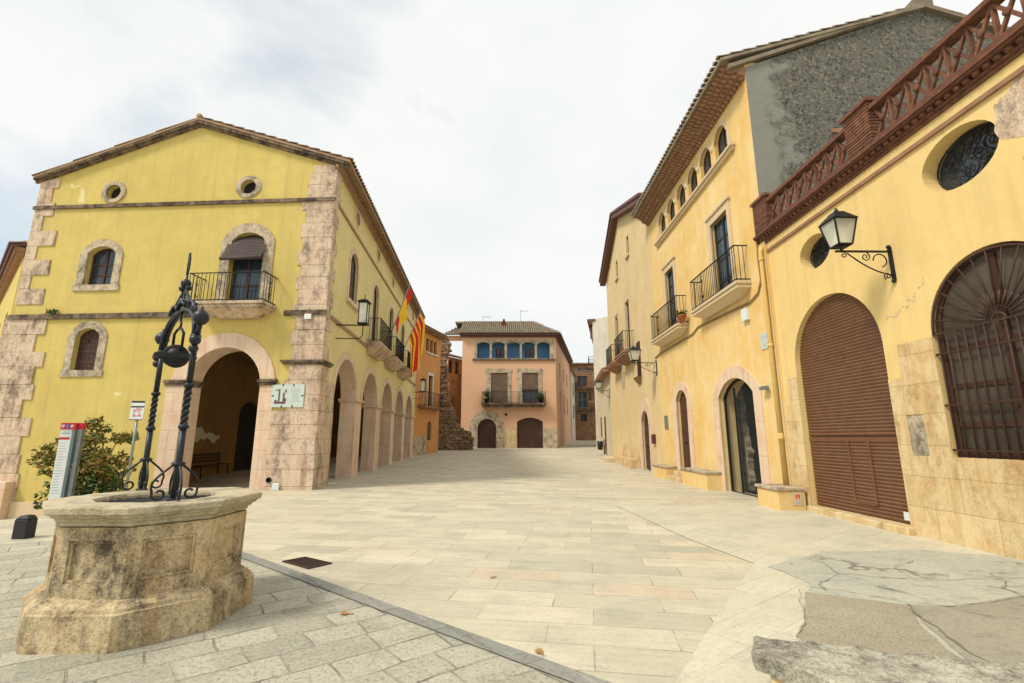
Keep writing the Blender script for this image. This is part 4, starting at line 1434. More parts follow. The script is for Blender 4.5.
# ochre house with the row of arched windows
F2 = yaw_frame((6.62, 12.5, 0), -.3, -1)
och = thing('ochre_house', 'tall ochre house with a row of arched loft windows and two balconies', 'building', F2.P(0, 0))
ARC = [1.05 + 1.18 * k for k in range(6)]
holes2 = [arch(c - .42, c + .42, 10.3, 10.95, .36, 10) for c in ARC]
holes2 += [arch(1.03, 2.25, 5.9, 8.5, 0), arch(5.9, 6.95, 5.8, 8.5, 0), arch(.55, 2.75, -.2, 2.85, .5), arch(5.5, 6.65, .35, 3.05, .38)]
mb = MB(F2)
mb.prism([(-.75, -.4), (8.85, -.4), (8.85, 12.1), (-.75, 12.1)], 0, -.55, holes2)
mb.build('front_wall', 'ochre', och)
for i in range(7):
    mb = MB(F2)
    u = ARC[0] - .59 + 1.18 * i
    if i in (0, 6):
        mb.box(u - .07, u + .09, 10.24, 11.0, -.5, .03)
    else:
        mb.lathe([(.11, 0), (.11, .06), (.085, .09), (.08, .6), (.10, .62), (.155, .72), (.155, .78)], (u, 10.2, -.08), 12)
    mb.build('column', 'sillstone', och)
mb = MB(F2)
for c in ARC:
    surround(mb, c - .42, c + .42, 10.94, 10.95, .36, .1, .025, -.04, n=10)
mb.build('loft_arch_trim', 'sillstone', och)
mb = MB(F2)
mb.box(.2, 7.7, 10.02, 10.12, .0015, .1)
mb.box(.15, 7.75, 10.12, 10.2, .0015, .16)
mb.build('loft_sill', 'sillstone', och)
for c in ARC:
    slotted_window(och, F2, c - .42, c + .42, 10.3, 10.95, .36, -.12, .05, 1, (.5,), 'woodbrown', 'glass', 'loft_window')
# clay eave in stepped courses
mb = MB(F2)
for k in range(4):
    z0 = 11.62 + k * .125
    mb.box(-.745, 8.9, z0 + .085, z0 + .125, -.01, .17 + .155 * k)
    mb.box(-.74, 8.9, z0, z0 + .084, -.01, .05 + .155 * k)
    n = 52
    for i in range(n):
        u = -.66 + 9.45 * i / (n - 1) + (.06 if k % 2 else 0)
        mb.tube([(u, z0 + .03, .0), (u, z0 + .035, .15 + .155 * k)], .062, 6)
mb.build('eave', 'eave_brown', och)
mb = MB()
a = F2.P(-.9, 12.16, .74)
tile_slope(mb, a, F2.u * 9.95, F2.P(-.9, 14.0, -5.4) - a, 46, 16, .085)
a2 = F2.P(-.9, 11.9, -11.2)
tile_slope(mb, a2, F2.u * 9.95, F2.P(-.9, 14.0, -5.4) - a2, 46, 6, .085)
mb.build('roof', 'rtile_grey', och)
FGW = Frame(F2.P(-.75, 0, 0), -F2.n, -F2.u)
mb = MB(FGW)
mb.prism([(.006, -.3), (10.8, -.3), (10.8, 11.85), (5.4, 13.95), (.006, 11.95)], .02, -.5)
mb.build('end_wall', 'grey_gable', och)
mb = MB(FGW)
mb.box(.006, .3, -.3, 6.58, .021, .03)
mb.build('corner_strip', 'ochre', och)
mb = MB(FGW)
mb.prism([(-.5, 11.85), (5.4, 13.98), (5.4, 14.08), (-.5, 11.97)], .12, -.02)
mb.prism([(11.2, 11.9), (5.4, 13.98), (5.4, 14.08), (11.2, 12.0)], .12, -.02)
mb.box(5.2, 5.7, 14.0, 14.3, .1, -.3)
mb.build('verge_tiles', 'rtile_grey', och)
mb = MB(FGW)
mb.box(2.2, 8.0, 9.85, 9.98, .0, .06)
mb.build('brick_course', 'eave_brown', och, jit=.02, jscale=3)
# balcony doors, surrounds
for u0, u1, z0 in ((1.03, 2.25, 5.9), (5.9, 6.95, 5.8)):
    mb = MB(F2)
    surround(mb, u0, u1, z0, 8.5, 0, .2, .05, -.05, .24)
    mb.box(u0 - .26, u1 + .26, 8.74, 8.82, .0015, .1)
    mb.build('door_surround', 'sillstone', och)
    slotted_window(och, F2, u0, u1, z0, 8.5, 0, -.1, .09, 1, (.22, .5, .76), 'iron_blue', 'glass_blue', 'balcony_door')
balcony(och, F2, .12, 3.38, 5.88, .38, 6.92, .2, .16, 'sillstone', .125)
balcony(och, F2, 4.85, 8.1, 5.82, .38, 6.9, .2, .16, 'sillstone', .125)
# ground floor openings
mb = MB(F2)
surround(mb, .55, 2.75, -.2, 2.85, .5, .42, .03, -.05, .36)
mb.build('arch_surround', 'pinkstone', och)
mb = MB(F2)
surround(mb, 5.5, 6.65, .35, 3.05, .38, .42, .03, -.05, .34)
mb.build('arch_surround', 'pinkstone', och)
plank_door(och, F2, 5.5, 6.65, .38, 3.05, .38, -.13, 5, 'woodred')
mb = MB(F2)                                                     # glazed entrance: dark frame, one leaf of glass, dim room
fr_i = arch(.62, 2.68, .02, 2.83, .44)
mb.ring(fr_i, arch(.55, 2.75, -.02, 2.85, .5), -.14, -.20, True)
mb.box(2.02, 2.05, .02, 3.1, -.141, -.199)
gd = mb.build('entrance_frame', 'iron', och)
t = NT('clear_door_glass')
t.b.inputs['Transmission Weight'].default_value = .0
t.b.inputs['Alpha'].default_value = .10
M['clear'] = t.done((.10, .13, .13), .04, None, 0, .6)
mb = MB(F2)
mb.prism(arch(.63, 2.67, .03, 2.83, .43), -.165, -.175)
mb.build('pane', 'clear', gd)
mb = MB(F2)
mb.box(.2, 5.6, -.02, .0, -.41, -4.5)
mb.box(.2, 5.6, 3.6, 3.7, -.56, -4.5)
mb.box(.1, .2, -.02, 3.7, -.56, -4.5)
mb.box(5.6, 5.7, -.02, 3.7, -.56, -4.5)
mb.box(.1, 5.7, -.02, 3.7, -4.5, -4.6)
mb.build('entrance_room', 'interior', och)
mb = MB(F2)
mb.prism(ragged([(2.85, -.02), (4.9, -.02), (4.9, 3.55), (3.25, 3.55), (3.1, 2.9), (2.95, 2.4), (2.95, 1.7), (2.75, 1.2), (2.85, .5)], .1, 3, .06), -.75, -.95)
mb.build('rough_stone_wall', 'oldframe', och)
mb = MB(F2)
mb.tube([(-.66, .5, .07), (-.66, 6.4, .07), (-.66, 6.55, .02)], .055, 10)
for z in (1.6, 3.9, 6.2):
    mb.tube([(-.66, z - .04, .07), (-.66, z + .04, .07)], .066, 10)
mb.tube([(-.66, 1.52, .07), (-.66, 1.72, .07)], .064, 10)
mb.build('drainpipe', 'pipe', och)
mb = MB(F2)                                                    # cable run under the balconies
cb = [(9.0, 5.2, .03), (8.2, 5.28, .03), (4.4, 5.32, .03), (3.9, 5.46, .03), (.2, 5.3, .03), (-.25, 5.42, .03), (-.45, 5.7, .03), (-.42, 6.3, .03), (-.5, 7.3, .03)]
mb.tube(cb, .02, 5)
mb.tube([(p[0], p[1] - .045, .025) for p in cb], .012, 5)
mb.build('cable', 'cable', och)

# garage building with brick parapet
F1 = yaw_frame((6.70, 11.4, 0), -1.0, -1)
gar = thing('garage_building', 'cream yellow building with a red brick openwork parapet and roller shutter', 'building', F1.P(-3, 0))
UE, UN = .62, -9.0
h_g = arch(-2.9, -.26, -.3, 3.3, 1.30, 24)
h_win = arch(-6.0, -3.9, 1.31, 3.25, 1.05, 24)
ov1, ov2 = (-4.85, 5.79), (-1.42, 5.66)
mb = MB(F1)
mb.prism([(UN, -.3), (UE - .03, -.3), (UE - .03, 6.9), (UN, 6.9)], 0, -.5, [h_g, h_win, ell(ov1, .62, .46), ell(ov2, .52, .38)])
mb.build('wall', 'cream', gar)
mb = MB(F1)
mb.box(UN, UE - .03, 6.6, 6.75, -.5, -9)
mb.box(UN, UN + .3, -.3, 6.6, -.5, -9)
mb.build('roof_slab', 'grey_render', gar)
# stone dado and door jambs
mb = MB(F1)
mb.prism([(UN, -.3), (-2.9, -.3), (-2.9, 2.62), (-3.15, 2.62), (-3.15, 2.58), (-3.2, 2.58), (-3.2, 3.2), (-3.9, 3.2), (-3.9, 1.31), (-6.0, 1.31), (-6.0, 3.2), (-6.5, 3.2), (-6.5, 1.3), (UN, 1.3)], .012, .001,
         [[(-3.17, 1.31), (-3.5, 1.31), (-3.5, 1.98), (-3.17, 1.98)]])
mb.build('stone_facing', 'lightstone', gar)
mb = MB(F1)
mb.prism([(-.26, -.3), (.58, -.3), (.58, 2.4), (.1, 2.4), (.1, 3.0), (-.26, 3.0)], .012, .001)
mb.build('stone_facing', 'lightstone', gar)
mb = MB(F1)
mb.box(-3.498, -3.172, 1.312, 1.978, -.02, .004)
mb.build('weathered_panel', 'oldframe', gar)
mb = MB(F1)
mb.box(-3.0, -.3, -.2, .13, -.3, .16)
mb.build('door_step', 'lightstone', gar, bevel=.02)
# roller shutter
mb = MB(F1)
zz = .15
SH = -.13
def half(z):
    if z <= 3.3: return 1.32
    q = 1 - ((z - 3.3) / 1.30) ** 2
    return 1.32 * math.sqrt(max(0, q))
while zz < 4.56:
    hw = half(zz + .035) + .004
    if hw > .08 and not (1.53 < zz < 1.62):
        a, b = -1.58 - hw, -1.58 + hw
        mb.face([(a, zz, SH), (b, zz, SH), (b, zz + .036, SH + .02), (a, zz + .036, SH + .02)])
        mb.face([(a, zz + .036, SH + .02), (b, zz + .036, SH + .02), (b, zz + .06, SH + .004), (a, zz + .06, SH + .004)])
        mb.face([(a, zz + .06, SH + .004), (b, zz + .06, SH + .004), (b, zz + .068, SH - .014), (a, zz + .068, SH - .014)])
    zz += .068
mb.prism(arch(-2.92, -.24, .1, 3.3, 1.32, 24), SH - .02, SH - .06)
rs = mb.build('roller_shutter', 'shutter', gar)
mb = MB(F1)
mb.box(-2.9, -.26, 1.53, 1.62, SH - .01, SH + .024)
mb.box(-1.52, -1.47, .36, 1.53, SH - .01, SH + .03)
mb.box(-2.08, -2.03, .36, 1.53, SH - .01, SH + .03)
mb.box(-2.03, -1.52, .34, .38, SH - .01, SH + .029)
mb.build('wicket_frame', 'shutter', rs)
mb = MB(F1)
mb.box(-2.86, -2.66, .2, .34, SH + .025, SH + .04)
mb.build('notice', 'paper', rs)
# grilled window with fan light
slotted_window(gar, F1, -6.0, -3.9, 1.31, 3.25, 1.05, -.08, .1, 1, (.25, .55, .85), 'woodbrown', 'glass_dusty', 'arched_window')
mb = MB(F1)
gd_ = -.015
c = (-4.95, 3.22)
for i in range(14):
    u = -5.92 + i * 1.94 / 13
    mb.tube([(u, 1.31, gd_), (u, 3.24, gd_)], .014, 6)
for z in (1.42, 2.1, 2.9, 3.22):
    mb.box(-6.0, -3.9, z - .014, z + .014, gd_ - .008, gd_ + .012)
for i in range(1, 14):
    a = math.pi * i / 14
    mb.tube([(c[0] + .2 * math.cos(a), c[1] + .2 * math.sin(a), gd_), (c[0] + 1.04 * math.cos(a), c[1] + 1.04 * math.sin(a), gd_)], .012, 6)
    mb.tube([(c[0] + .2 * math.cos(a), c[1] + .2 * math.sin(a), gd_ + .01), (c[0] + .42 * math.cos(a), c[1] + .42 * math.sin(a), gd_ + .012)], .018, 6)
for rr in (.2, .1):
    mb.tube([(c[0] + rr * math.cos(math.pi * i / 16), c[1] + rr * math.sin(math.pi * i / 16), gd_) for i in range(17)], .016, 6)
mb.tube([(c[0] + 1.03 * math.cos(math.pi * i / 28), c[1] + 1.03 * math.sin(math.pi * i / 28), gd_) for i in range(29)], .018, 6)
mb.build('window_grille', 'woodbrown', gar)
# oval windows
for c, a, b in ((ov1, .62, .46), (ov2, .52, .38)):
    mb = MB(F1)
    mb.prism(ell(c, a + .004, b + .004), -.3, -.34)
    ow = mb.build('oval_window', 'glass', gar)
    mb = MB(F1)
    for k in range(5):
        sx = -.34 + .17 * k
        mb.tube([(c[0] + (a / .62) * p[0], c[1] + (b / .46) * p[1], -.24) for p in [(sx + .09 * math.sin(t * .9 + k), -.34 + .068 * t) for t in range(11)]], .012, 5)
        mb.tube(spiral((c[0] + a / .62 * sx, c[1] + .1 * (-1) ** k, -.235), .13, .02, k, 1.6), .011, 5)
    mb.tube([(p[0], p[1], -.24) for p in ell(c, a - .03, b - .03)], .014, 5, close=True)
    mb.build('grille', 'iron', ow)
# brick cornice and parapet
mb = MB(F1)
mb.box(UN, UE, 6.36, 6.43, .0015, .05)
mb.build('wall_moulding', 'eave_brown', gar)
mb = MB(F1)
mb.box(UN, UE, 6.62, 6.68, .0015, .04)
mb.box(UN, UE, 6.68, 6.72, .0015, .075)
n = int((UE - UN) / .15)
for i in range(n):
    u = UE - .06 - i * .15
    mb.box(u - .045, u + .045, 6.72, 6.79, .0015, .12)
    mb.tube([(u, 6.755, .03), (u, 6.755, .135)], .036, 6)
mb.box(UN, UE + .02, 6.79, 6.83, -.1, .165)
mb.box(UN, UE + .02, 6.83, 6.88, -.1, .195)
mb.box(UN, UE + .0, 6.88, 6.98, -.1, .13)
mb.build('cornice', 'brick_red', gar)
def brick_pier(u0, u1):
    m = MB(F1)
    zz = 6.985
    while zz < 7.72:
        m.box(u0, u1, zz, zz + .048, -.14, .14)
        m.box(u0 + .02, u1 - .02, zz + .048, zz + .066, -.12, .12)
        zz += .066
    m.box(u0 - .04, u1 + .04, zz, zz + .07, -.18, .18)
    m.build('parapet_pier', 'brick_red', gar)
for a in (-.02, -3.56, -7.1):
    brick_pier(a, a + .62)
def lattice(u0, u1):
    m = MB(F1)
    m.box(u0, u1, 7.60, 7.68, -.10, .12)
    m.box(u0, u1, 6.985, 7.02, -.08, .10)
    n = max(1, round((u1 - u0) / .37))
    w = (u1 - u0) / n
    for i in range(n):
        a = u0 + i * w
        m.box(a - .02, a + .02, 7.02, 7.60, -.02, .05)
        m.bar((a, 7.02, .02), (a + w, 7.60, .02), .045)
        m.bar((a, 7.60, .021), (a + w, 7.02, .021), .045)
        m.lathe([(.06, 0), (.06, .035), (.035, .045)], (a + w / 2, 7.31, .03), 8, 'd')
    m.build('parapet_lattice', 'brick_red', gar)
lattice(-2.94, -.02)
lattice(-6.48, -3.56)
mb = MB(F1)
mb.prism(ragged([(-5.62, 5.1), (-5.72, 5.5), (-5.5, 5.85), (-5.42, 6.1), (-5.6, 6.22), (-5.95, 6.28), (-6.3, 6.2), (-6.5, 5.6), (-6.2, 5.1), (-5.8, 4.95)], .16, 3.0, .04), .004, .001)
mb.build('bare_patch', 'quoin', gar)
# flaking paint by the window
mb = MB(F1)
for i in range(26):
    t = i / 25
    u = -3.06 - t * .86 + random.uniform(-.03, .03)
    z = 3.72 + .42 * t * t + random.uniform(-.05, .05)
    r_ = random.uniform(.012, .04)
    mb.prism([(u + r_ * random.uniform(.6, 1.3) * math.cos(a * 1.05), z + r_ * random.uniform(.4, .9) * math.sin(a * 1.05)) for a in range(6)], .004, .0008)
mb.build('flaked_paint', 'sillstone', gar)

# ------------------------------------------------------------------ benches and steps along the ochre house
def stone_bench(label, u0, u1, dep, h, f=F2, z=0.0, group='plastered stone benches along the ochre wall'):
    o = f.P((u0 + u1) / 2, z, dep / 2)
    b = thing('stone_bench', label, 'bench', o, group)
    m = MB(f)
    m.box(u0, u1, z - .1, z + h - .07, .003, dep)
    m.build('bench_base', 'ochre', b, bevel=.015)
    m = MB(f)
    m.box(u0 - .03, u1 + .03, z + h - .07, z + h, .003, dep + .04)
    m.build('bench_seat', 'oldframe', b, bevel=.015)
    return b
nb1 = stone_bench('ochre stone bench nearest the drainpipe with a small sign on its end', -1.28, -.35, .62, .5)
stone_bench('long ochre stone bench between the two arched doors', 2.95, 5.15, .52, .56)
stone_bench('short ochre stone bench beyond the narrow brown door', 7.0, 8.7, .5, .5, z=.0)
m = MB(F2)
m.box(5.3, 6.85, -.1, .17, .003, .5)
m.box(5.4, 6.75, .17, .34, .003, .26)
tag(m.build('door_step', 'lightstone', loc=F2.P(6, 0, .2), bevel=.015), 'two low stone steps below the narrow brown door', 'step')
m = MB(F3)
m.box(9.6, 12.4, -.1, .36, .005, .95)
tag(m.build('stone_platform', 'sillstone', loc=F3.P(11, 0, .4), bevel=.02), 'low flat stone platform by the wall under the far street lamp', 'step')
m = MB(F3)
m.box(4.3, 9.4, -.1, .5, .035, .5)
tag(m.build('stone_ledge', 'lightstone', loc=F3.P(7, 0, .2), bevel=.02), 'bare stone ledge along the foot of the tan gabled house', 'bench')

# ------------------------------------------------------------------ wall lanterns
def lantern_parts(f, u, z0, d, h, w, parent, glass='lampglass'):
    """four sided lantern standing on z0: tapered cage, panes, roof, finial"""
    zb, zt = z0, z0 + h * .62
    wb, wt_ = w * .30, w * .5
    cage = MB(f)
    cb = [(-1, -1), (1, -1), (1, 1), (-1, 1)]
    for i in range(4):
        a, b = cb[i], cb[(i + 1) % 4]
        cage.bar((u + a[0] * wb, zb, d + a[1] * wb), (u + a[0] * wt_, zt, d + a[1] * wt_), .022)
        cage.bar((u + a[0] * wb, zb, d + a[1] * wb), (u + b[0] * wb, zb, d + b[1] * wb), .024)
        cage.bar((u + a[0] * wt_, zt, d + a[1] * wt_), (u + b[0] * wt_, zt, d + b[1] * wt_), .028)
    cage.lathe([(.01, -.1), (.03, -.06), (.02, -.03), (wb, 0)], (u, zb, d), 10)
    c = cage.build('lantern_cage', 'iron', parent)
    g = MB(f)
    k = .96
    g.frustum((u - wb * k, u + wb * k, d - wb * k, d + wb * k), (u - wt_ * k, u + wt_ * k, d - wt_ * k, d + wt_ * k), zb + .005, zt - .005)
    g.build('lantern_glass', glass, c)
    r_ = MB(f)
    r_.frustum((u - wt_ * 1.12, u + wt_ * 1.12, d - wt_ * 1.12, d + wt_ * 1.12), (u - wt_ * .62, u + wt_ * .62, d - wt_ * .62, d + wt_ * .62), zt, zt + h * .17)
    r_.frustum((u - wt_ * .6, u + wt_ * .6, d - wt_ * .6, d + wt_ * .6), (u - wt_ * .42, u + wt_ * .42, d - wt_ * .42, d + wt_ * .42), zt + h * .17, zt + h * .24)
    r_.lathe([(.05, 0), (.03, .02), (.035, .05), (.008, .1)], (u, zt + h * .24, d), 8)
    r_.build('lantern_roof', 'iron_blue', parent)
def wall_lamp(label, f, u, zarm, dl, h, w, plate=.62, group='wrought iron street lamps'):
    t = thing('street_lamp', label, 'street lamp', f.P(u, zarm, 0), group)
    m = MB(f)
    m.box(u - .035, u + .035, zarm - plate + .08, zarm + .08, .001, .03)
    m.ball((u, zarm + .09, .03), .035)
    m.ball((u, zarm - plate + .07, .03), .035)
    m.build('wall_plate', 'iron', t)
    m = MB(f)
    m.box(u - .016, u + .016, zarm - .016, zarm + .016, .03, dl + .12)
    n = 18
    m.tube([(u, zarm - plate * .72 + plate * .66 * (i / n) ** 1.0 - .07 * math.sin(math.pi * i / n), .03 + (dl - .12) * i / n) for i in range(n + 1)], .013, 6)
    m.tube([(u, q[1], q[2]) for q in [(0, zarm - .17 + .12 * math.sin(a), .22 + .12 * math.cos(a)) for a in [i * .3 for i in range(16)]]], .011, 6)
    m.tube(spiral((u, zarm - .10, .47), .085, .015, 2.0, 1.4, plane='dz'), .010, 6)
    m.tube(spiral((u, zarm - .07, dl - .02), .06, .012, 1.0, 1.3, plane='dz'), .010, 6)
    m.tube(spiral((u, zarm - plate + .16, .12), .07, .012, -1.0, 1.3, plane='dz'), .010, 6)
    m.tube([(u, zarm, dl), (u, zarm + .1, dl)], .02, 6)
    m.build('bracket', 'iron', t)
    lantern_parts(f, u, zarm + .1, dl, h, w, t)
    return t
wall_lamp('large iron lantern on a scrolled bracket beside the oval window of the garage building', F1, -3.39, 4.86, .88, .74, .40)
wall_lamp('iron lantern where the ochre house meets the tan gabled house', F2, 9.0 - .1, 4.95, 1.0, .72, .5)
wall_lamp('small green iron lantern on the low pale house far down the street', FW, .9, 5.0, .8, .72, .5)
# boxy lanterns held by two bars on the arcade side
def bar_lamp(label, f, u, zb, dl, h, w):
    t = thing('street_lamp', label, 'street lamp', f.P(u, zb, 0), 'box lanterns on straight bars along the arcade')
    m = MB(f)
    m.box(u - .02, u + .02, zb - .02, zb + .02, 0.001, dl + .12)
    m.tube([(u, zb - .5, .001), (u, zb - .5, dl - .16), (u, zb - .46, dl - .06), (u, zb - .36, dl), (u, zb, dl)], .018, 6)
    m.build('bracket', 'iron', t)
    m = MB(f)
    hw = w / 2
    for a in (-1, 1):
        for b in (-1, 1):
            m.box(u + a * hw - .015, u + a * hw + .015, zb + .02, zb + h * .84, dl + b * hw - .015, dl + b * hw + .015)
    for z in (zb + .03, zb + h * .82):
        m.frustum((u - hw - .03, u + hw + .03, dl - hw - .03, dl + hw + .03), (u - hw - .03, u + hw + .03, dl - hw - .03, dl + hw + .03), z, z + .045)
    c = m.build('lantern_cage', 'iron', t)
    m = MB(f)
    m.box(u - hw + .01, u + hw - .01, zb + .08, zb + h * .82, dl - hw + .01, dl + hw - .01)
    m.build('lantern_glass', 'lampglass', c)
    m = MB(f)
    m.frustum((u - hw - .07, u + hw + .07, dl - hw - .07, dl + hw + .07), (u - hw * .6, u + hw * .6, dl - hw * .6, dl + hw * .6), zb + h * .82 + .046, zb + h * .97)
    m.tube([(u, zb + h * .97, dl), (u, zb + h * 1.06, dl), (u + .06, zb + h * 1.12, dl), (u + .03, zb + h * 1.18, dl)], .014, 6)
    m.build('lantern_roof', 'iron', t)
bar_lamp('box lantern on two straight bars near the street corner of the arcaded building', FS, 1.32, 5.64, .95, 1.0, .30)
bar_lamp('box lantern at the far end of the arcade below the striped flag', FS, 21.6, 5.1, .75, 1.1, .34)

# ------------------------------------------------------------------ flags
def flag(name, label, base, tip, stripes, spread, drop, seed, hl=1.9):
    """pole from base to tip (facade coords of FS), cloth hanging in folds from the upper pole"""
    t = thing(name, label, 'flag', FS.P(*base))
    m = MB(FS)
    m.tube([base, tip], .028, 8)
    m.lathe([(.02, 0), (.045, .04), (.01, .16)], tip, 8)
    m.build('pole', 'metalgrey', t)
    b, p = Vector(base), Vector(tip)
    ax = (b - p).normalized()                         # down the pole
    dn = Vector((0, -1, 0))
    side = Vector(spread)
    m = MB(FS)
    NU, NV = 22, 26
    P = []
    rnd = random.Random(seed)
    ph = rnd.random() * 6
    for j in range(NV + 1):                           # along the fly (hangs down)
        v = j / NV
        for i in range(NU + 1):                       # along the hoist
            h = i / NU
            hoist = p + ax * (.1 + hl * h)
            q = hoist + dn * (drop * (v * .55 + .45 * max(0, v - .35) / .65)) + side * (min(1, v / .38) * (1 - .35 * h))
            fold = math.sin(h * 10 + ph + v * 2.0) * .10 * v + math.sin(h * 21 + v * 4) * .03 * v
            q = q + Vector((fold * .6, 0, fold))
            P.append(tuple(q))
    n = NU + 1
    F = [(j * n + i, j * n + i + 1, (j + 1) * n + i + 1, (j + 1) * n + i) for j in range(NV) for i in range(NU)]
    i0 = len(m.v)
    m.v += [FS.P(*q) for q in P]
    for k, f in enumerate(F):
        h = (k % NU + .5) / NU
        acc = 0
        for wd, mi in stripes:
            acc += wd
            if h <= acc + 1e-6: break
        m._f([i0 + x for x in f], [P[x] for x in f], True, None, mi)
    m.build('cloth', ['flag_red', 'flag_yellow'], t)
    return t
flag('national_flag', 'red and yellow banded flag drooping from a pole above the arcade balconies', (7.95, 6.66, .66), (9.24, 9.74, 1.3), [(.25, 0), (.5, 1), (.25, 0)], (.1, 0, .14), .8, 3, 2.5)
flag('striped_flag', 'yellow flag with narrow red stripes hanging from the farther slanting pole', (12.4, 6.85, .66), (13.6, 9.5, 1.4), [(1 / 9, 1 - (i % 2)) for i in range(9)], (.3, 0, .24), 2.7, 8, 2.1)

# ------------------------------------------------------------------ the well
WC = Vector((-3.39, 4.79, 0))
well = thing('stone_well', 'octagonal sandstone well with panelled sides and wrought iron frame', 'well', WC)
def octa_sweep(mb, prof, sub=5, close=False):
    """sweep (apothem, z) profile round an octagon centred on WC; each side subdivided"""
    rows = []
    for a, z in prof:
        ring = []
        cor = [(a / math.cos(math.pi / 8) * math.cos(math.pi / 8 + k * math.pi / 4), a / math.cos(math.pi / 8) * math.sin(math.pi / 8 + k * math.pi / 4)) for k in range(8)]
        for k in range(8):
            p, q = cor[k], cor[(k + 1) % 8]
            for s_ in range(sub):
                t = s_ / sub
                ring.append((WC.x + p[0] + (q[0] - p[0]) * t, z, -(WC.y + p[1] + (q[1] - p[1]) * t)))
        rows.append(ring)
    n = len(rows[0])
    P = [p for r_ in rows for p in r_]
    F = []
    m = len(rows) if close else len(rows) - 1
    for i in range(m):
        i2 = (i + 1) % len(rows)
        for k in range(n):
            F.append((i * n + k, i * n + (k + 1) % n, i2 * n + (k + 1) % n, i2 * n + k))
    mb.shared(P, F)
mb = MB()
octa_sweep(mb, [(.815, -.05), (.812, .12), (.81, .262), (.79, .27), (.785, .295), (.765, .315), (.735, .33), (.725, .345), (.70, .352), (.5, .36)], 10)
mb.build('plinth', 'wellstone', well, jit=.009, jscale=8)
mb = MB()
octa_sweep(mb, [(.655, .33), (.655, .90), (.5, .90), (.5, .33)], 6, True)
body = mb.build('basin', 'wellstone', well, jit=.01, jscale=5)
for k in range(8):                                       # raised panel mouldings on each side
    a = k * math.pi / 4
    f = Frame(WC, (-math.sin(a), math.cos(a), 0), (math.cos(a), math.sin(a), 0))
    m = MB(f)
    hw = .697 * math.tan(math.pi / 8)
    o_ = [(-hw + .001, .35), (hw - .001, .35), (hw - .001, .885), (-hw + .001, .885)]
    i_ = [(-hw + .085, .445), (hw - .085, .445), (hw - .085, .80), (-hw + .085, .80)]
    m.ring([(-hw + .10, .46), (hw - .10, .46), (hw - .10, .785), (-hw + .10, .785)], o_, .697, .64, True)
    m.ring([(-hw + .125, .485), (hw - .125, .485), (hw - .125, .76), (-hw + .125, .76)], [(-hw + .101, .461), (hw - .101, .461), (hw - .101, .784), (-hw + .101, .784)], .682, .64, True)
    m.build('side_panel', 'wellstone', body, jit=.006, jscale=6)
mb = MB()
octa_sweep(mb, [(.675, .885), (.70, .90), (.705, .925), (.73, .935), (.735, .955), (.765, .968), (.772, .985), (.805, 1.0), (.808, 1.045), (.800, 1.054), (.60, 1.058), (.485, 1.052), (.475, 1.03), (.475, .875)], 7, True)
mb.build('rim', 'wellrim', well, jit=.009, jscale=8)
mb = MB()
mb.lathe([(.5, 0), (.5, .02)], (WC.x, .80, -WC.y), 20)
mb.build('shaft_darkness', 'dark', well)  # near-black disc stands in for the shade down the shaft
mb = MB()
for i in range(11):
    t = -.42 + .084 * i
    w = math.sqrt(max(0, .48 ** 2 - t * t))
    mb.tube([(WC.x - w, 1.0, -(WC.y + t)), (WC.x + w, 1.0, -(WC.y + t))], .012, 5)
mb.build('grate', 'iron', well)
# iron frame: two posts with twisted shafts, arch, knobs, crest
PN, PF = Vector((-3.01, 4.43, 0)), Vector((-3.95, 5.29, 0))
ud = (PN - PF)
span = ud.length
mid = (PN + PF) / 2
FI = Frame(mid, ud, (ud.y, -ud.x, 0))
if FI.n.y > 0: FI.n = -FI.n
hs = span / 2
ZT = 2.55
mb = MB(FI)
NA = 24
def archp(t, up=0.0, k=1.0):                               # round arch between the posts
    a = math.pi * t
    return (-hs * k * math.cos(a), ZT + .36 * math.sin(a) ** .85 + up, 0)
for dd in (-.02, .02):
    mb.tube([(archp(i / NA)[0], archp(i / NA)[1], dd) for i in range(NA + 1)], .02, 6)
mb.tube([archp(i / NA, .025) for i in range(NA + 1)], .015, 6)
iron = mb.build('iron_frame', 'iron_blue', well)
for sg in (-1, 1):
    mb = MB(FI)
    u = sg * hs
    mb.tube([(u, 1.05, 0), (u, 1.70, 0)], .028, 8)
    npt = 34
    mb.tube([(u, 1.70 + .38 * i / npt, 0) for i in range(npt + 1)], .032, 4, smooth=False, twist=.30)
    mb.tube([(u, 2.08, 0), (u, ZT, 0)], .027, 8)
    for z, r_ in ((1.055, .055), (1.37, .055), (1.70, .044), (2.08, .044), (ZT, .046)):
        mb.lathe([(r_ * .7, -.022), (r_, -.010), (r_, .010), (r_ * .7, .022)], (u, z, 0), 10)
    mb.build('post', 'iron_blue', iron)
    mb = MB(FI)
    for ax_ in (0, 1, 2, 3):                               # four C-scroll feet
        cx, cy = [(1, 0), (-1, 0), (0, 1), (0, -1)][ax_]
        pts = []
        for i in range(30):
            t = i / 29
            if t < .5:
                k = t / .5
                r_ = .035 + .145 * math.sin(k * math.pi * .62) ** 1.2
                z = 1.37 - .235 * k
            else:
                k = (t - .5) / .5
                a = -.15 - k * 5.6
                rad = .055 * (1 - .6 * k)
                r_ = .118 + rad * math.cos(a)
                z = 1.118 + rad * math.sin(a)
            pts.append((u + cx * r_, z, cy * r_))
        mb.tube(pts, .010, 6)
    mb.build('scroll_foot', 'iron_blue', iron)
mb = MB(FI)
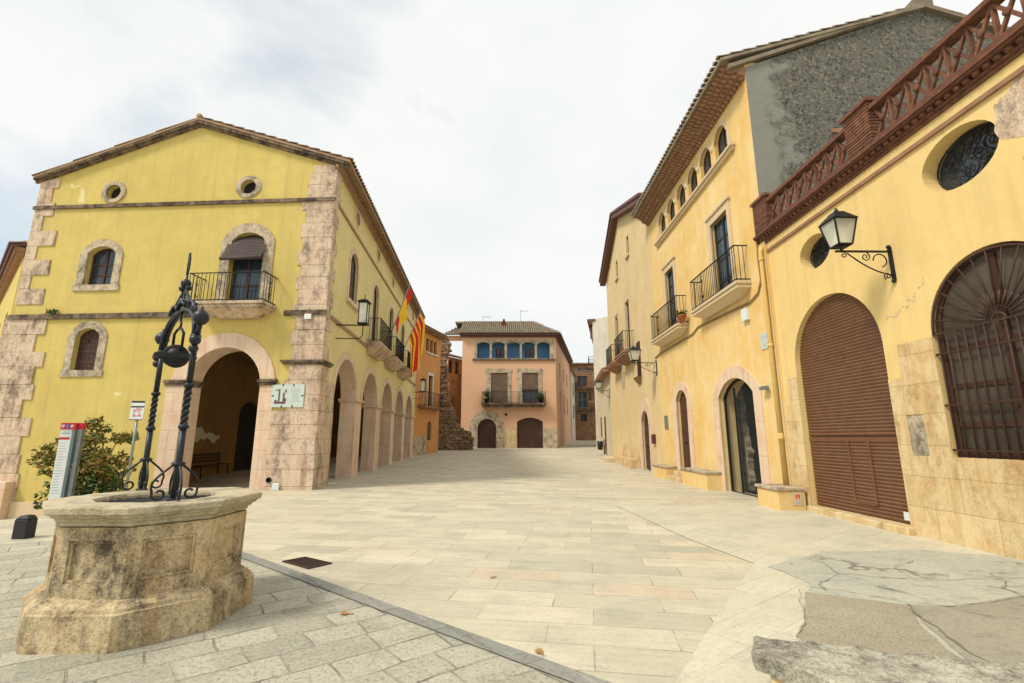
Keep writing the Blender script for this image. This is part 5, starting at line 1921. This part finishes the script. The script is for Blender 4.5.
for sg in (-1, 1):
    # acorn knobs on arms, leaf scrolls climbing to the crest
    u = sg * (hs + .03)
    mb.tube([(u, ZT + .02, 0), (u + sg * .05, ZT + .06, 0), (u + sg * .06, ZT + .12, 0)], .022, 6)
    mb.lathe([(.012, -.01), (.048, .01), (.072, .05), (.068, .09), (.04, .13), (.018, .145), (.011, .175), (.001, .185)], (u + sg * .06, ZT + .10, 0), 12)
    mb.ball((u + sg * .05, ZT - .05, .02), .05)
    mb.ball((u + sg * .03, ZT - .13, .02), .042)
    mb.tube([(sg * hs * .80, ZT + .26, 0), (sg * hs * .62, ZT + .38, .0), (sg * hs * .36, ZT + .44, 0), (sg * .10, ZT + .54, 0), (sg * .02, ZT + .62, 0)], [.018, .022, .02, .016, .012], 6)
    mb.tube([(sg * hs * .45, ZT + .34, 0), (sg * hs * .42, ZT + .42, .02), (sg * .12, ZT + .46, .03), (sg * .04, ZT + .60, 0)], .014, 6)
    for k in range(4):
        mb.tube(spiral((sg * (hs * .78 - k * .13), ZT + .30 + k * .05, .0), .048, .012, 1.0 + k, 1.3 * sg), .013, 6)
    for dd in (-.05, .05):
        mb.tube([(sg * .3, ZT + .36, dd), (sg * .16, ZT + .43, dd), (sg * .06, ZT + .42, dd), (0, ZT + .36, dd)], .016, 6)
mb.ball((0, ZT + .46, 0), .05)
mb.ball((.0, ZT + .665, 0), .05)
mb.ball((-.025, ZT + .61, .02), .036)
mb.ball((.03, ZT + .615, -.02), .032)
mb.tube([(0, ZT + .6, 0), (0, ZT + .80, 0)], .011, 6)
mb.build('crest_scrolls', 'iron_blue', iron)
mb = MB(FI)
lf = [(0, 1.04), (.035, 1.07), (.03, 1.10), (.065, 1.14), (.052, 1.17), (.07, 1.23), (.05, 1.26), (.055, 1.32), (.03, 1.37), (.0, 1.44), (-.012, 1.38), (-.04, 1.33), (-.03, 1.28), (-.058, 1.22), (-.036, 1.18), (-.05, 1.13), (-.02, 1.1)]
mb.prism([(x * .72, ZT + .77 + (z - 1.04) * .62) for x, z in lf], .007, -.007)
mb.tube([(0, ZT + .76, .006), (0, ZT + 1.0, .006)], .008, 5)
mb.build('leaf_finial', 'iron_blue', iron)
# pulley hanging on a hook
FPU = Frame(FI.o, (.90, .42, 0), (.42, -.90, 0))
pul = thing('pulley', 'rusty iron pulley wheel hanging on a hook under the well arch', 'pulley', FI.P(0, 2.52, 0))
mb = MB(FI)
mb.tube([(0, ZT + .36, 0), (0, ZT + .25, 0)] + [(.035 * math.sin(a), ZT + .215 + .035 * math.cos(a), 0) for a in [i * .4 for i in range(11)]], .011, 6)
mb.build('hook', 'iron', pul)
mb = MB(FPU)
cz = 2.43
mb.tube([(-.05, cz + .06, -.06), (-.05, cz + .24, -.055), (-.02, cz + .29, -.03), (.02, cz + .29, .03), (.05, cz + .24, .055), (.05, cz + .06, .06)], .014, 6)
mb.box(-.165, .165, cz - .025, cz + .02, -.085, -.06)
mb.box(-.165, .165, cz - .025, cz + .02, .06, .085)
mb.tube([(-.16, cz, -.07), (-.16, cz, .07)], .02, 6)
mb.tube([(.16, cz, -.07), (.16, cz, .07)], .02, 6)
mb.build('yoke', 'iron', pul)
mb = MB(FPU)
mb.lathe([(.03, -.065), (.075, -.05), (.085, -.03), (.108, -.045), (.118, -.035), (.10, -.012), (.10, .012), (.118, .035), (.108, .045), (.085, .03), (.075, .05), (.03, .065)], (0, cz, 0), 22, 'd')
mb.build('wheel', 'iron', pul)

# ------------------------------------------------------------------ things near the gable
tot = thing('info_totem', 'slim white information totem with a red header in front of the bush', 'sign', (-11.3, 12.6, -.2))
FT = Frame((-11.46, 12.5, 0), (.62, .18, 0), (.18, -.62, 0))
FT.u = FT.u * .62
zt0, zt1 = -.28, 1.98
mb = MB(FT)
mb.box(-.25, .16, zt0 + .25, zt1, -.05, 0)
mb.build('front_panel', 'paper', tot)
mb = MB(FT)
mb.box(.17, .27, zt0, zt1, -.09, .03)
mb.box(-.25, .16, zt0, zt0 + .249, -.05, .001)
mb.build('post', 'tealmetal', tot)
mb = MB(FT)
mb.box(.30, .44, zt0, zt1 - .0, -.20, -.06)
mb.box(.27, .30, .78, .84, -.12, -.02)
mb.build('rear_panel', 'metalgrey', tot)
mb = MB(FT)
mb.box(-.252, .272, zt1 - .16, zt1 + .004, -.094, .034)
mb.box(.29, .45, zt1 - .16, zt1 + .004, -.21, -.05)
mb.box(-.25, .1, 1.56, 1.62, 0, .004)
hd = mb.build('header', 'red', tot)
mb = MB(FT)
mb.box(-.06, .04, zt1 - .14, zt1 - .02, .034, .038)
mb.build('info_mark', 'bluep', hd)
mb = MB(FT)
mb.box(-.018, -.002, zt1 - .12, zt1 - .07, .038, .041)
mb.box(-.018, -.002, zt1 - .055, zt1 - .04, .038, .041)
for a in (-.22, .09):
    mb.box(a, a + .11, zt1 - .075, zt1 - .05, .034, .038)
    mb.box(a, a + .08, zt1 - .11, zt1 - .09, .034, .038)
mb.build('header_marks', 'paper', hd)
mb = MB(FT)
mb.box(-.2, .08, 1.70, 1.735, 0, .004)
for i in range(19):
    z = 1.46 - i * .068
    w_ = random.uniform(.16, .32)
    mb.box(-.21, -.21 + w_, z, z + .014, 0, .003)
mb.build('panel_print', 'greyprint', tot)

sp = thing('sign_post', 'thin grey post with a small white notice sign beside the arch', 'sign', (-10.27, 13.2, -.1))
FB = Frame((-10.27, 13.2, 0), (1, .1, 0), (.1, -1, 0))
mb = MB(FB)
mb.tube([(0, -.4, 0), (0, 2.56, 0)], .032, 8)
mb.build('pole', 'metalgrey', sp)
mb = MB(FB)
mb.box(-.17, .17, 2.08, 2.60, .033, .05)
sb_ = mb.build('sign_board', 'paper', sp)
mb = MB(FB)
mb.box(-.17, .17, 2.55, 2.60, .05, .053)
mb.box(-.17, .17, 2.42, 2.46, .05, .053)
mb.box(-.17, .17, 2.08, 2.10, .05, .053)
mb.build('sign_bands', 'blackp', sb_)
mb = MB(FB)
for a, b in ((-.11, 2.32), (.05, 2.34), (-.1, 2.17), (.06, 2.17), (-.02, 2.36)):
    mb.box(a, a + .06, b, b + .05, .05, .053)
mb.ring(ell((0, 2.26), .06, .06, 14), ell((0, 2.26), .085, .085, 14), .053, .05, True)
mb.build('sign_symbols', 'pinkprint', sb_)

bol = MB(WF)
bol.box(-8.08, -7.86, -.1, .30, -8.33, -8.15)
bol.frustum((-8.08, -7.86, -8.33, -8.15), (-8.03, -7.90, -8.30, -8.18), .30, .36)
tag(bol.build('bollard', 'bin', loc=(-7.97, 8.24, 0), bevel=.015), 'short black square bollard on the paving left of the well', 'bollard')

# bush: stems + many leaves in clumps
def leaf_cloud(mb, clumps, size, rnd, n_per, flat=.35):
    for (cx, cy, cz, rx, ry, rz) in clumps:
        for i in range(n_per):
            while True:
                p = Vector((rnd.uniform(-1, 1), rnd.uniform(-1, 1), rnd.uniform(-1, 1)))
                if .15 < p.length < 1: break
            p = p.normalized() * (p.length ** .5)
            c = Vector((cx + p.x * rx, cy + p.y * ry, cz + p.z * rz))
            s_ = size * rnd.uniform(.6, 1.35)
            d = Vector((rnd.gauss(0, 1), rnd.gauss(0, 1), rnd.gauss(0, .7) - flat * .4)).normalized()
            sd = d.cross(Vector((rnd.gauss(0, 1), rnd.gauss(0, 1), rnd.gauss(0, 1)))).normalized()
            w = s_ * .26
            up = d.cross(sd) * s_ * .08
            q = [c, c + d * s_ * .45 + sd * w + up, c + d * s_, c + d * s_ * .45 - sd * w + up]
            mb.shared([(v.x, v.z, -v.y) for v in q], [(0, 1, 2), (0, 2, 3)])
rb = random.Random(4)
BX, BY = -11.75, 13.6
bush = thing('bush', 'leafy bush with reddish tips growing by the yellow gable wall', 'bush', (BX, BY, -.4))
mb = MB()
for i in range(9):
    a = rb.uniform(0, 6.28)
    tx, ty = BX + math.cos(a) * rb.uniform(.3, 1.0), BY + math.sin(a) * rb.uniform(.2, .6)
    mb.tube([(BX + .08 * math.cos(a), -.6, -BY), (BX + (tx - BX) * .4, .4, -BY - (ty - BY) * .4), (tx, rb.uniform(.9, 1.7), -ty)], [.035, .025, .01], 6)
mb.build('stems', 'woodgrey', bush)
mb = MB()
cl = []
for i in range(34):
    x = BX + rb.uniform(-.8, .75)
    z = rb.uniform(.15, 1.65)
    cl.append((x, BY + rb.uniform(-.45, .45), z, rb.uniform(.16, .32), rb.uniform(.16, .3), rb.uniform(.12, .24)))
cl += [(BX - .05, BY, 2.0, .22, .2, .16), (BX + .15, BY, 1.85, .28, .2, .16), (BX + .85, BY, 1.62, .3, .2, .1), (BX + 1.1, BY, 1.62, .18, .15, .08), (BX - 1.25, BY, 1.2, .28, .2, .2), (BX - 1.3, BY, .98, .25, .2, .16), (BX - 1.0, BY, 1.3, .25, .2, .18)]
leaf_cloud(mb, cl, .125, rb, 95)
mb.build('foliage', 'leaf', bush)
mb = MB()
cl = [(BX + rb.uniform(-.7, .9), BY + rb.uniform(-.5, .3), rb.uniform(-.1, .8), .28, .25, .25) for i in range(18)]
leaf_cloud(mb, cl, .14, rb, 60)
mb.build('lower_foliage', 'leaf_green', bush)
# fern on the ledge
mb = MB(FG)
q = FG.P(9.72, 5.86, .1)
leaf_cloud(mb, [], .1, rb, 0)
m2 = MB()
leaf_cloud(m2, [(q.x + dx, q.y, q.z + .06, .12, .06, .09) for dx in (-.12, -.02, .08)], .10, rb, 30)
tag(m2.build('ledge_plant', 'leaf_green', loc=q), 'small green tuft growing on the stone string course of the gable', 'plant')

# ceramic plaque
FC = FG.at(1.0, 2.95, .06)
pl = thing('ceramic_plaque', 'glazed ceramic tile plaque on the corner pier of the arcaded building', 'plaque', FC.P(0, 0))
mb = MB(FC)
for i in range(6):
    for j in range(4):
        mb.box(-.54 + i * .18, -.362 + i * .18, -.37 + j * .185, -.187 + j * .185, -.03, .012)
mb.build('tiles', 'glaze', pl)
mb = MB(FC)                                                  # dark picture half and border marks (u runs leftwards)
for a, b, c, d in ((.06, .44, -.26, -.19), (.10, .16, -.2, .10), (.26, .31, -.19, .22), (.05, .10, .1, .2), (.3, .42, .17, .2), (.34, .43, -.2, -.14), (.04, .12, -.18, -.08)):
    mb.box(a, b, c, d, .012, .016)
mb.build('tile_picture', 'purpleprint', pl)
mb = MB(FC)
for a, b in ((.18, .33), (-.18, .33), (.18, -.36), (-.18, -.36)):
    mb.box(a - .02, a + .02, b - .02, b + .05, .005, .018)
for a in (-.53, .47):
    mb.box(a, a + .07, -.02, .02, .005, .018)
mb.build('tile_clips', 'blackp', pl)
mb = MB(FC)
for i in range(9):
    w_ = random.uniform(.22, .36)
    mb.box(-.25 - w_ / 2, -.25 + w_ / 2, .22 - i * .052, .236 - i * .052, .012, .0145)
mb.build('tile_text', 'greyprint', pl)
def small_box(name, label, cat, f, u, z, w, h, d, mat, off=0.0):
    m = MB(f)
    m.box(u - w / 2, u + w / 2, z - h / 2, z + h / 2, off, off + d)
    m.frustum((u - w / 2 + .01, u + w / 2 - .01, off + .01, off + d - .01), (u - w / 2 + .03, u + w / 2 - .03, off + .02, off + d - .02), z + h / 2, z + h / 2 + .012)
    return tag(m.build(name, mat, loc=f.P(u, z, off), bevel=.006), label, cat)
small_box('junction_box', 'small white box high on the corner quoins below the string course', 'box', FG, .55, 5.6, .24, .17, .06, 'paper', .05)
small_box('junction_box', 'small white box at the foot of the corner pier', 'box', FG, 1.1, .1, .22, .2, .06, 'paper', .07)
small_box('alarm_box', 'white alarm box on the ochre wall below the nearer balcony', 'box', F2, .48, 5.0, .3, .34, .1, 'paper')
small_box('meter_cover', 'pale meter cover on the ochre wall left of the narrow door', 'box', F2, 8.0, 2.25, .4, .55, .04, 'metalgrey')
m = MB(F2)
m.box(-.36, -.08, 2.82, 2.91, .06, .18)
m.box(-.25, -.19, 2.8, 2.88, .001, .06)
tag(m.build('flood_light', 'metalgrey', loc=F2.P(.05, 2.85, 0), bevel=.01), 'small grey floodlight on the wall right of the glazed entrance', 'light')
hs_ = thing('street_sign', 'white tiled street sign on the ochre wall beside the drainpipe', 'sign', F2.P(-.33, 4.08))
mb = MB(F2)
mb.box(-.58, -.1, 3.88, 4.30, .001, .02)
mb.build('tile_board', 'glaze', hs_)
mb = MB(F2)
for a, b, w_, h_ in ((-.2, 4.12, .07, .13), (-.34, 4.15, .06, .09), (-.45, 4.14, .05, .1), (-.28, 3.95, .08, .07), (-.48, 3.99, .09, .08)):
    mb.box(a - w_ / 2, a + w_ / 2, b, b + h_, .02, .023)
mb.build('lettering', 'greyprint', hs_)
# notice on the bench end
FE = Frame(F2.P(-1.28, 0, .22), F2.n, -F2.u)
nt = thing('notice', 'cream notice with two red marks on the end of the nearest stone bench', 'sign', FE.P(0, .2))
mb = MB(FE)
mb.box(-.13, .09, .12, .40, .001, .012)
mb.build('notice_board', 'sillstone', nt)
mb = MB(FE)
for a in (-.055, .0):
    mb.box(a - .02, a + .012, .28, .35, .012, .015)
    mb.box(a - .012, a + .004, .25, .28, .012, .015)
mb.build('red_marks', 'flag_red', nt)
mb = MB(FE)
mb.box(-.08, .03, .16, .20, .012, .0145)
mb.build('text_lines', 'greyprint', nt)
small_box('letter_box', 'brown letter box beside the arched door of the tan house', 'letter box', F3, 1.25, 1.55, .3, .42, .14, 'woodred')

# waste bin by the low pale house
bn = thing('waste_bin', 'black waste bin standing by the low pale house', 'bin', FW.P(6.6, .3, .4))
m = MB(FW)
m.lathe([(.20, .35), (.24, .8), (.26, 1.05), (.22, 1.05), (.19, .5)], (6.6, .3, .4), 14)
m.build('bucket', 'bin', bn)
m = MB(FW)
m.tube([(6.6, .2, .08), (6.6, 1.5, .08)], .04, 8)
m.box(6.56, 6.64, .9, .98, .08, .2)
m.build('post', 'bin', bn)

# potted plants
def pot(label, p, r_, h, leaves, spread, mat='terracotta', leafm='leaf_green', group=None, n=60, cl=6):
    t = thing('potted_plant', label, 'plant', p, group)
    m = MB()
    m.lathe([(r_ * .7, 0), (r_, h), (r_ * 1.08, h), (r_ * 1.08, h + .04), (r_ * .9, h + .04), (r_ * .85, h - .04)], (p[0], p[2], -p[1]), 14)
    m.build('pot', mat, t)
    m = MB()
    rr = random.Random(int(p[0] * 100))
    leaf_cloud(m, [(p[0] + rr.uniform(-spread, spread) * .5, p[1] + rr.uniform(-spread, spread) * .5, p[2] + h + rr.uniform(.1, leaves), spread * .5, spread * .5, leaves * .4) for i in range(cl)], .16, rr, n)
    m.build('leaves', leafm, t)
pp = FP.P(-2.65, 5.15, .45)
pot('round green plant at the left end of the pink house balcony', tuple(pp), .28, .4, .7, .6, 'bin', group='plants on the pink house balcony')
pp = FP.P(3.0, 5.15, .45)
pot('round green plant at the right end of the pink house balcony', tuple(pp), .28, .4, .7, .6, 'bin', group='plants on the pink house balcony')
pp = F2.P(4.72, 5.83, .26)
pot('terracotta flower pot on the farther balcony of the ochre house', tuple(pp), .16, .22, .12, .14, 'terracotta', n=20, cl=3)
# wooden bench in the gallery
wb = thing('wooden_bench', 'dark wooden bench against the inner wall of the arcade', 'bench', FS.P(6.0, .0, -6.1))
mb = MB(FS)
for i in range(4):
    mb.box(4.6, 7.0, .46, .49, -6.42 + i * .12, -6.32 + i * .12)
mb.build('seat', 'woodbrown', wb)
mb = MB(FS)
for i in range(3):
    mb.box(4.6, 7.0, .58 + i * .14, .68 + i * .14, -6.46, -6.43)
mb.build('backrest', 'woodbrown', wb)
for u in (4.75, 6.85):
    m = MB(FS)
    m.tube([(u, .0, -6.4), (u, .46, -6.42), (u, .98, -6.47)], .025, 6)
    m.tube([(u, .0, -5.98), (u, .45, -6.0), (u, .46, -6.42)], .025, 6)
    m.build('leg', 'iron', wb)

# ------------------------------------------------------------------ small things on the paving
mc = thing('drain_cover', 'rectangular rusty metal drain cover set in the paving', 'drain cover', (-2.67, 6.63, .006))
pts = [(-3.03, 6.72), (-2.82, 6.95), (-2.33, 6.62), (-2.53, 6.36)]
mb = MB()
mb.shared([(x, .016, -y) for x, y in pts] + [(x, .0, -y) for x, y in pts], [(0, 1, 2, 3), (0, 1, 5, 4), (1, 2, 6, 5), (2, 3, 7, 6), (3, 0, 4, 7)])
mb.build('lid', 'bronze', mc)
mb = MB()
for i in range(1, 9):
    t = i / 9
    a = Vector(pts[0]).lerp(Vector(pts[3]), t)
    b = Vector(pts[1]).lerp(Vector(pts[2]), t)
    a, b = a.lerp(b, .06), b.lerp(a, .06)
    mb.bar((a.x, .019, -a.y), (b.x, .019, -b.y), .008)
mb.build('lid_ribs', 'bronze', mc)
def dry_leaf(label, x, y, s_, rot, z=.012):
    m = MB()
    base = [(0, 0), (.22, .12), (.2, .3), (.42, .36), (.3, .5), (.5, .75), (.22, .72), (.12, 1.0), (-.02, .78), (-.25, .86), (-.2, .6), (-.5, .55), (-.3, .38), (-.38, .2), (-.14, .12)]
    c, sn = math.cos(rot), math.sin(rot)
    P = []
    for px_, py_ in base:
        X, Y = px_ * c - py_ * sn, px_ * sn + py_ * c
        P.append((x + X * s_, z + s_ * (.30 * px_ * px_ + .22 * abs(py_ - .4) ** 2 + .03 * math.sin(px_ * 9)), -(y + Y * s_)))
    P.append((x + (-sn * .45) * s_, z + .02 * s_, -(y + c * .45 * s_)))
    n = len(base)
    m.shared(P, [(i, (i + 1) % n, n) for i in range(n)])
    m.tube([(x, z, -y), (x + sn * .4 * s_, z + .06 * s_, -(y - c * .4 * s_))], .006 * s_ / .1, 4)
    return tag(m.build('dry_leaf', 'leaf_dry', loc=(x, y, z)), label, 'leaf', 'dry leaves on the paving')
dry_leaf('curled brown leaf lying against the grey stone band', .22, 3.98, .085, .4)
dry_leaf('orange brown leaf lying on the rough paving right of the well', -1.5, 4.8, .10, 1.4)
dry_leaf('small brown leaf in the middle of the pale paving', -.2, 6.0, .07, 2.2)
dry_leaf('tiny brown leaf on the worn cement near the garage shutter', 3.6, 6.6, .06, 3.0)

# rough stone slab at the lower right
sl = thing('stone_slab', 'rough raised stone slab at the lower right corner of the paving', 'slab', (2.4, 3.0, 0))
top = [(1.50, 3.28), (1.60, 3.50), (1.92, 3.42), (2.4, 3.26), (2.9, 3.12), (3.6, 2.95), (4.6, 2.7), (4.5, 1.9), (2.6, 2.1), (2.0, 2.62), (1.75, 2.9)]
def slab(mb, poly, z0, z1, n=3):
    c = Vector((sum(p[0] for p in poly) / len(poly), sum(p[1] for p in poly) / len(poly)))
    fine = []
    for i in range(len(poly)):
        a, b = Vector(poly[i]), Vector(poly[(i + 1) % len(poly)])
        k = max(2, int((b - a).length / .06))
        for j in range(k): fine.append(a.lerp(b, j / k))
    rings = [(1.0, z0), (1.0, (z0 + z1) / 2), (1.0, z1 - .02), (.985, z1), (.9, z1 + .004), (.75, z1 + .004), (.5, z1 + .004), (.2, z1 + .004)]
    P = []
    for s_, z in rings:
        P += [(c.x + (p.x - c.x) * s_, z, -(c.y + (p.y - c.y) * s_)) for p in fine]
    m_ = len(fine)
    F = [(i * m_ + k, i * m_ + (k + 1) % m_, (i + 1) * m_ + (k + 1) % m_, (i + 1) * m_ + k) for i in range(len(rings) - 1) for k in range(m_)]
    F.append(tuple((len(rings) - 1) * m_ + k for k in range(m_)))
    mb.shared(P, F)
mb = MB()
slab(mb, top, .20, .30)
M['kerbstone'] = stone('grey_kerb_stone', (.42, .40, .31), (.50, .47, .36), (.09, .08, .06), .50, .85, None, 1.0, streaky=False)
mb.build('slab_top', 'kerbstone', sl, jit=.028, jscale=9)
mb = MB()
slab(mb, [(2.5 + (x - 2.5) * .93, 2.75 + (y - 2.75) * .9) for x, y in top], -.05, .21)
mb.build('slab_base', 'lightstone', sl, jit=.02, jscale=5)
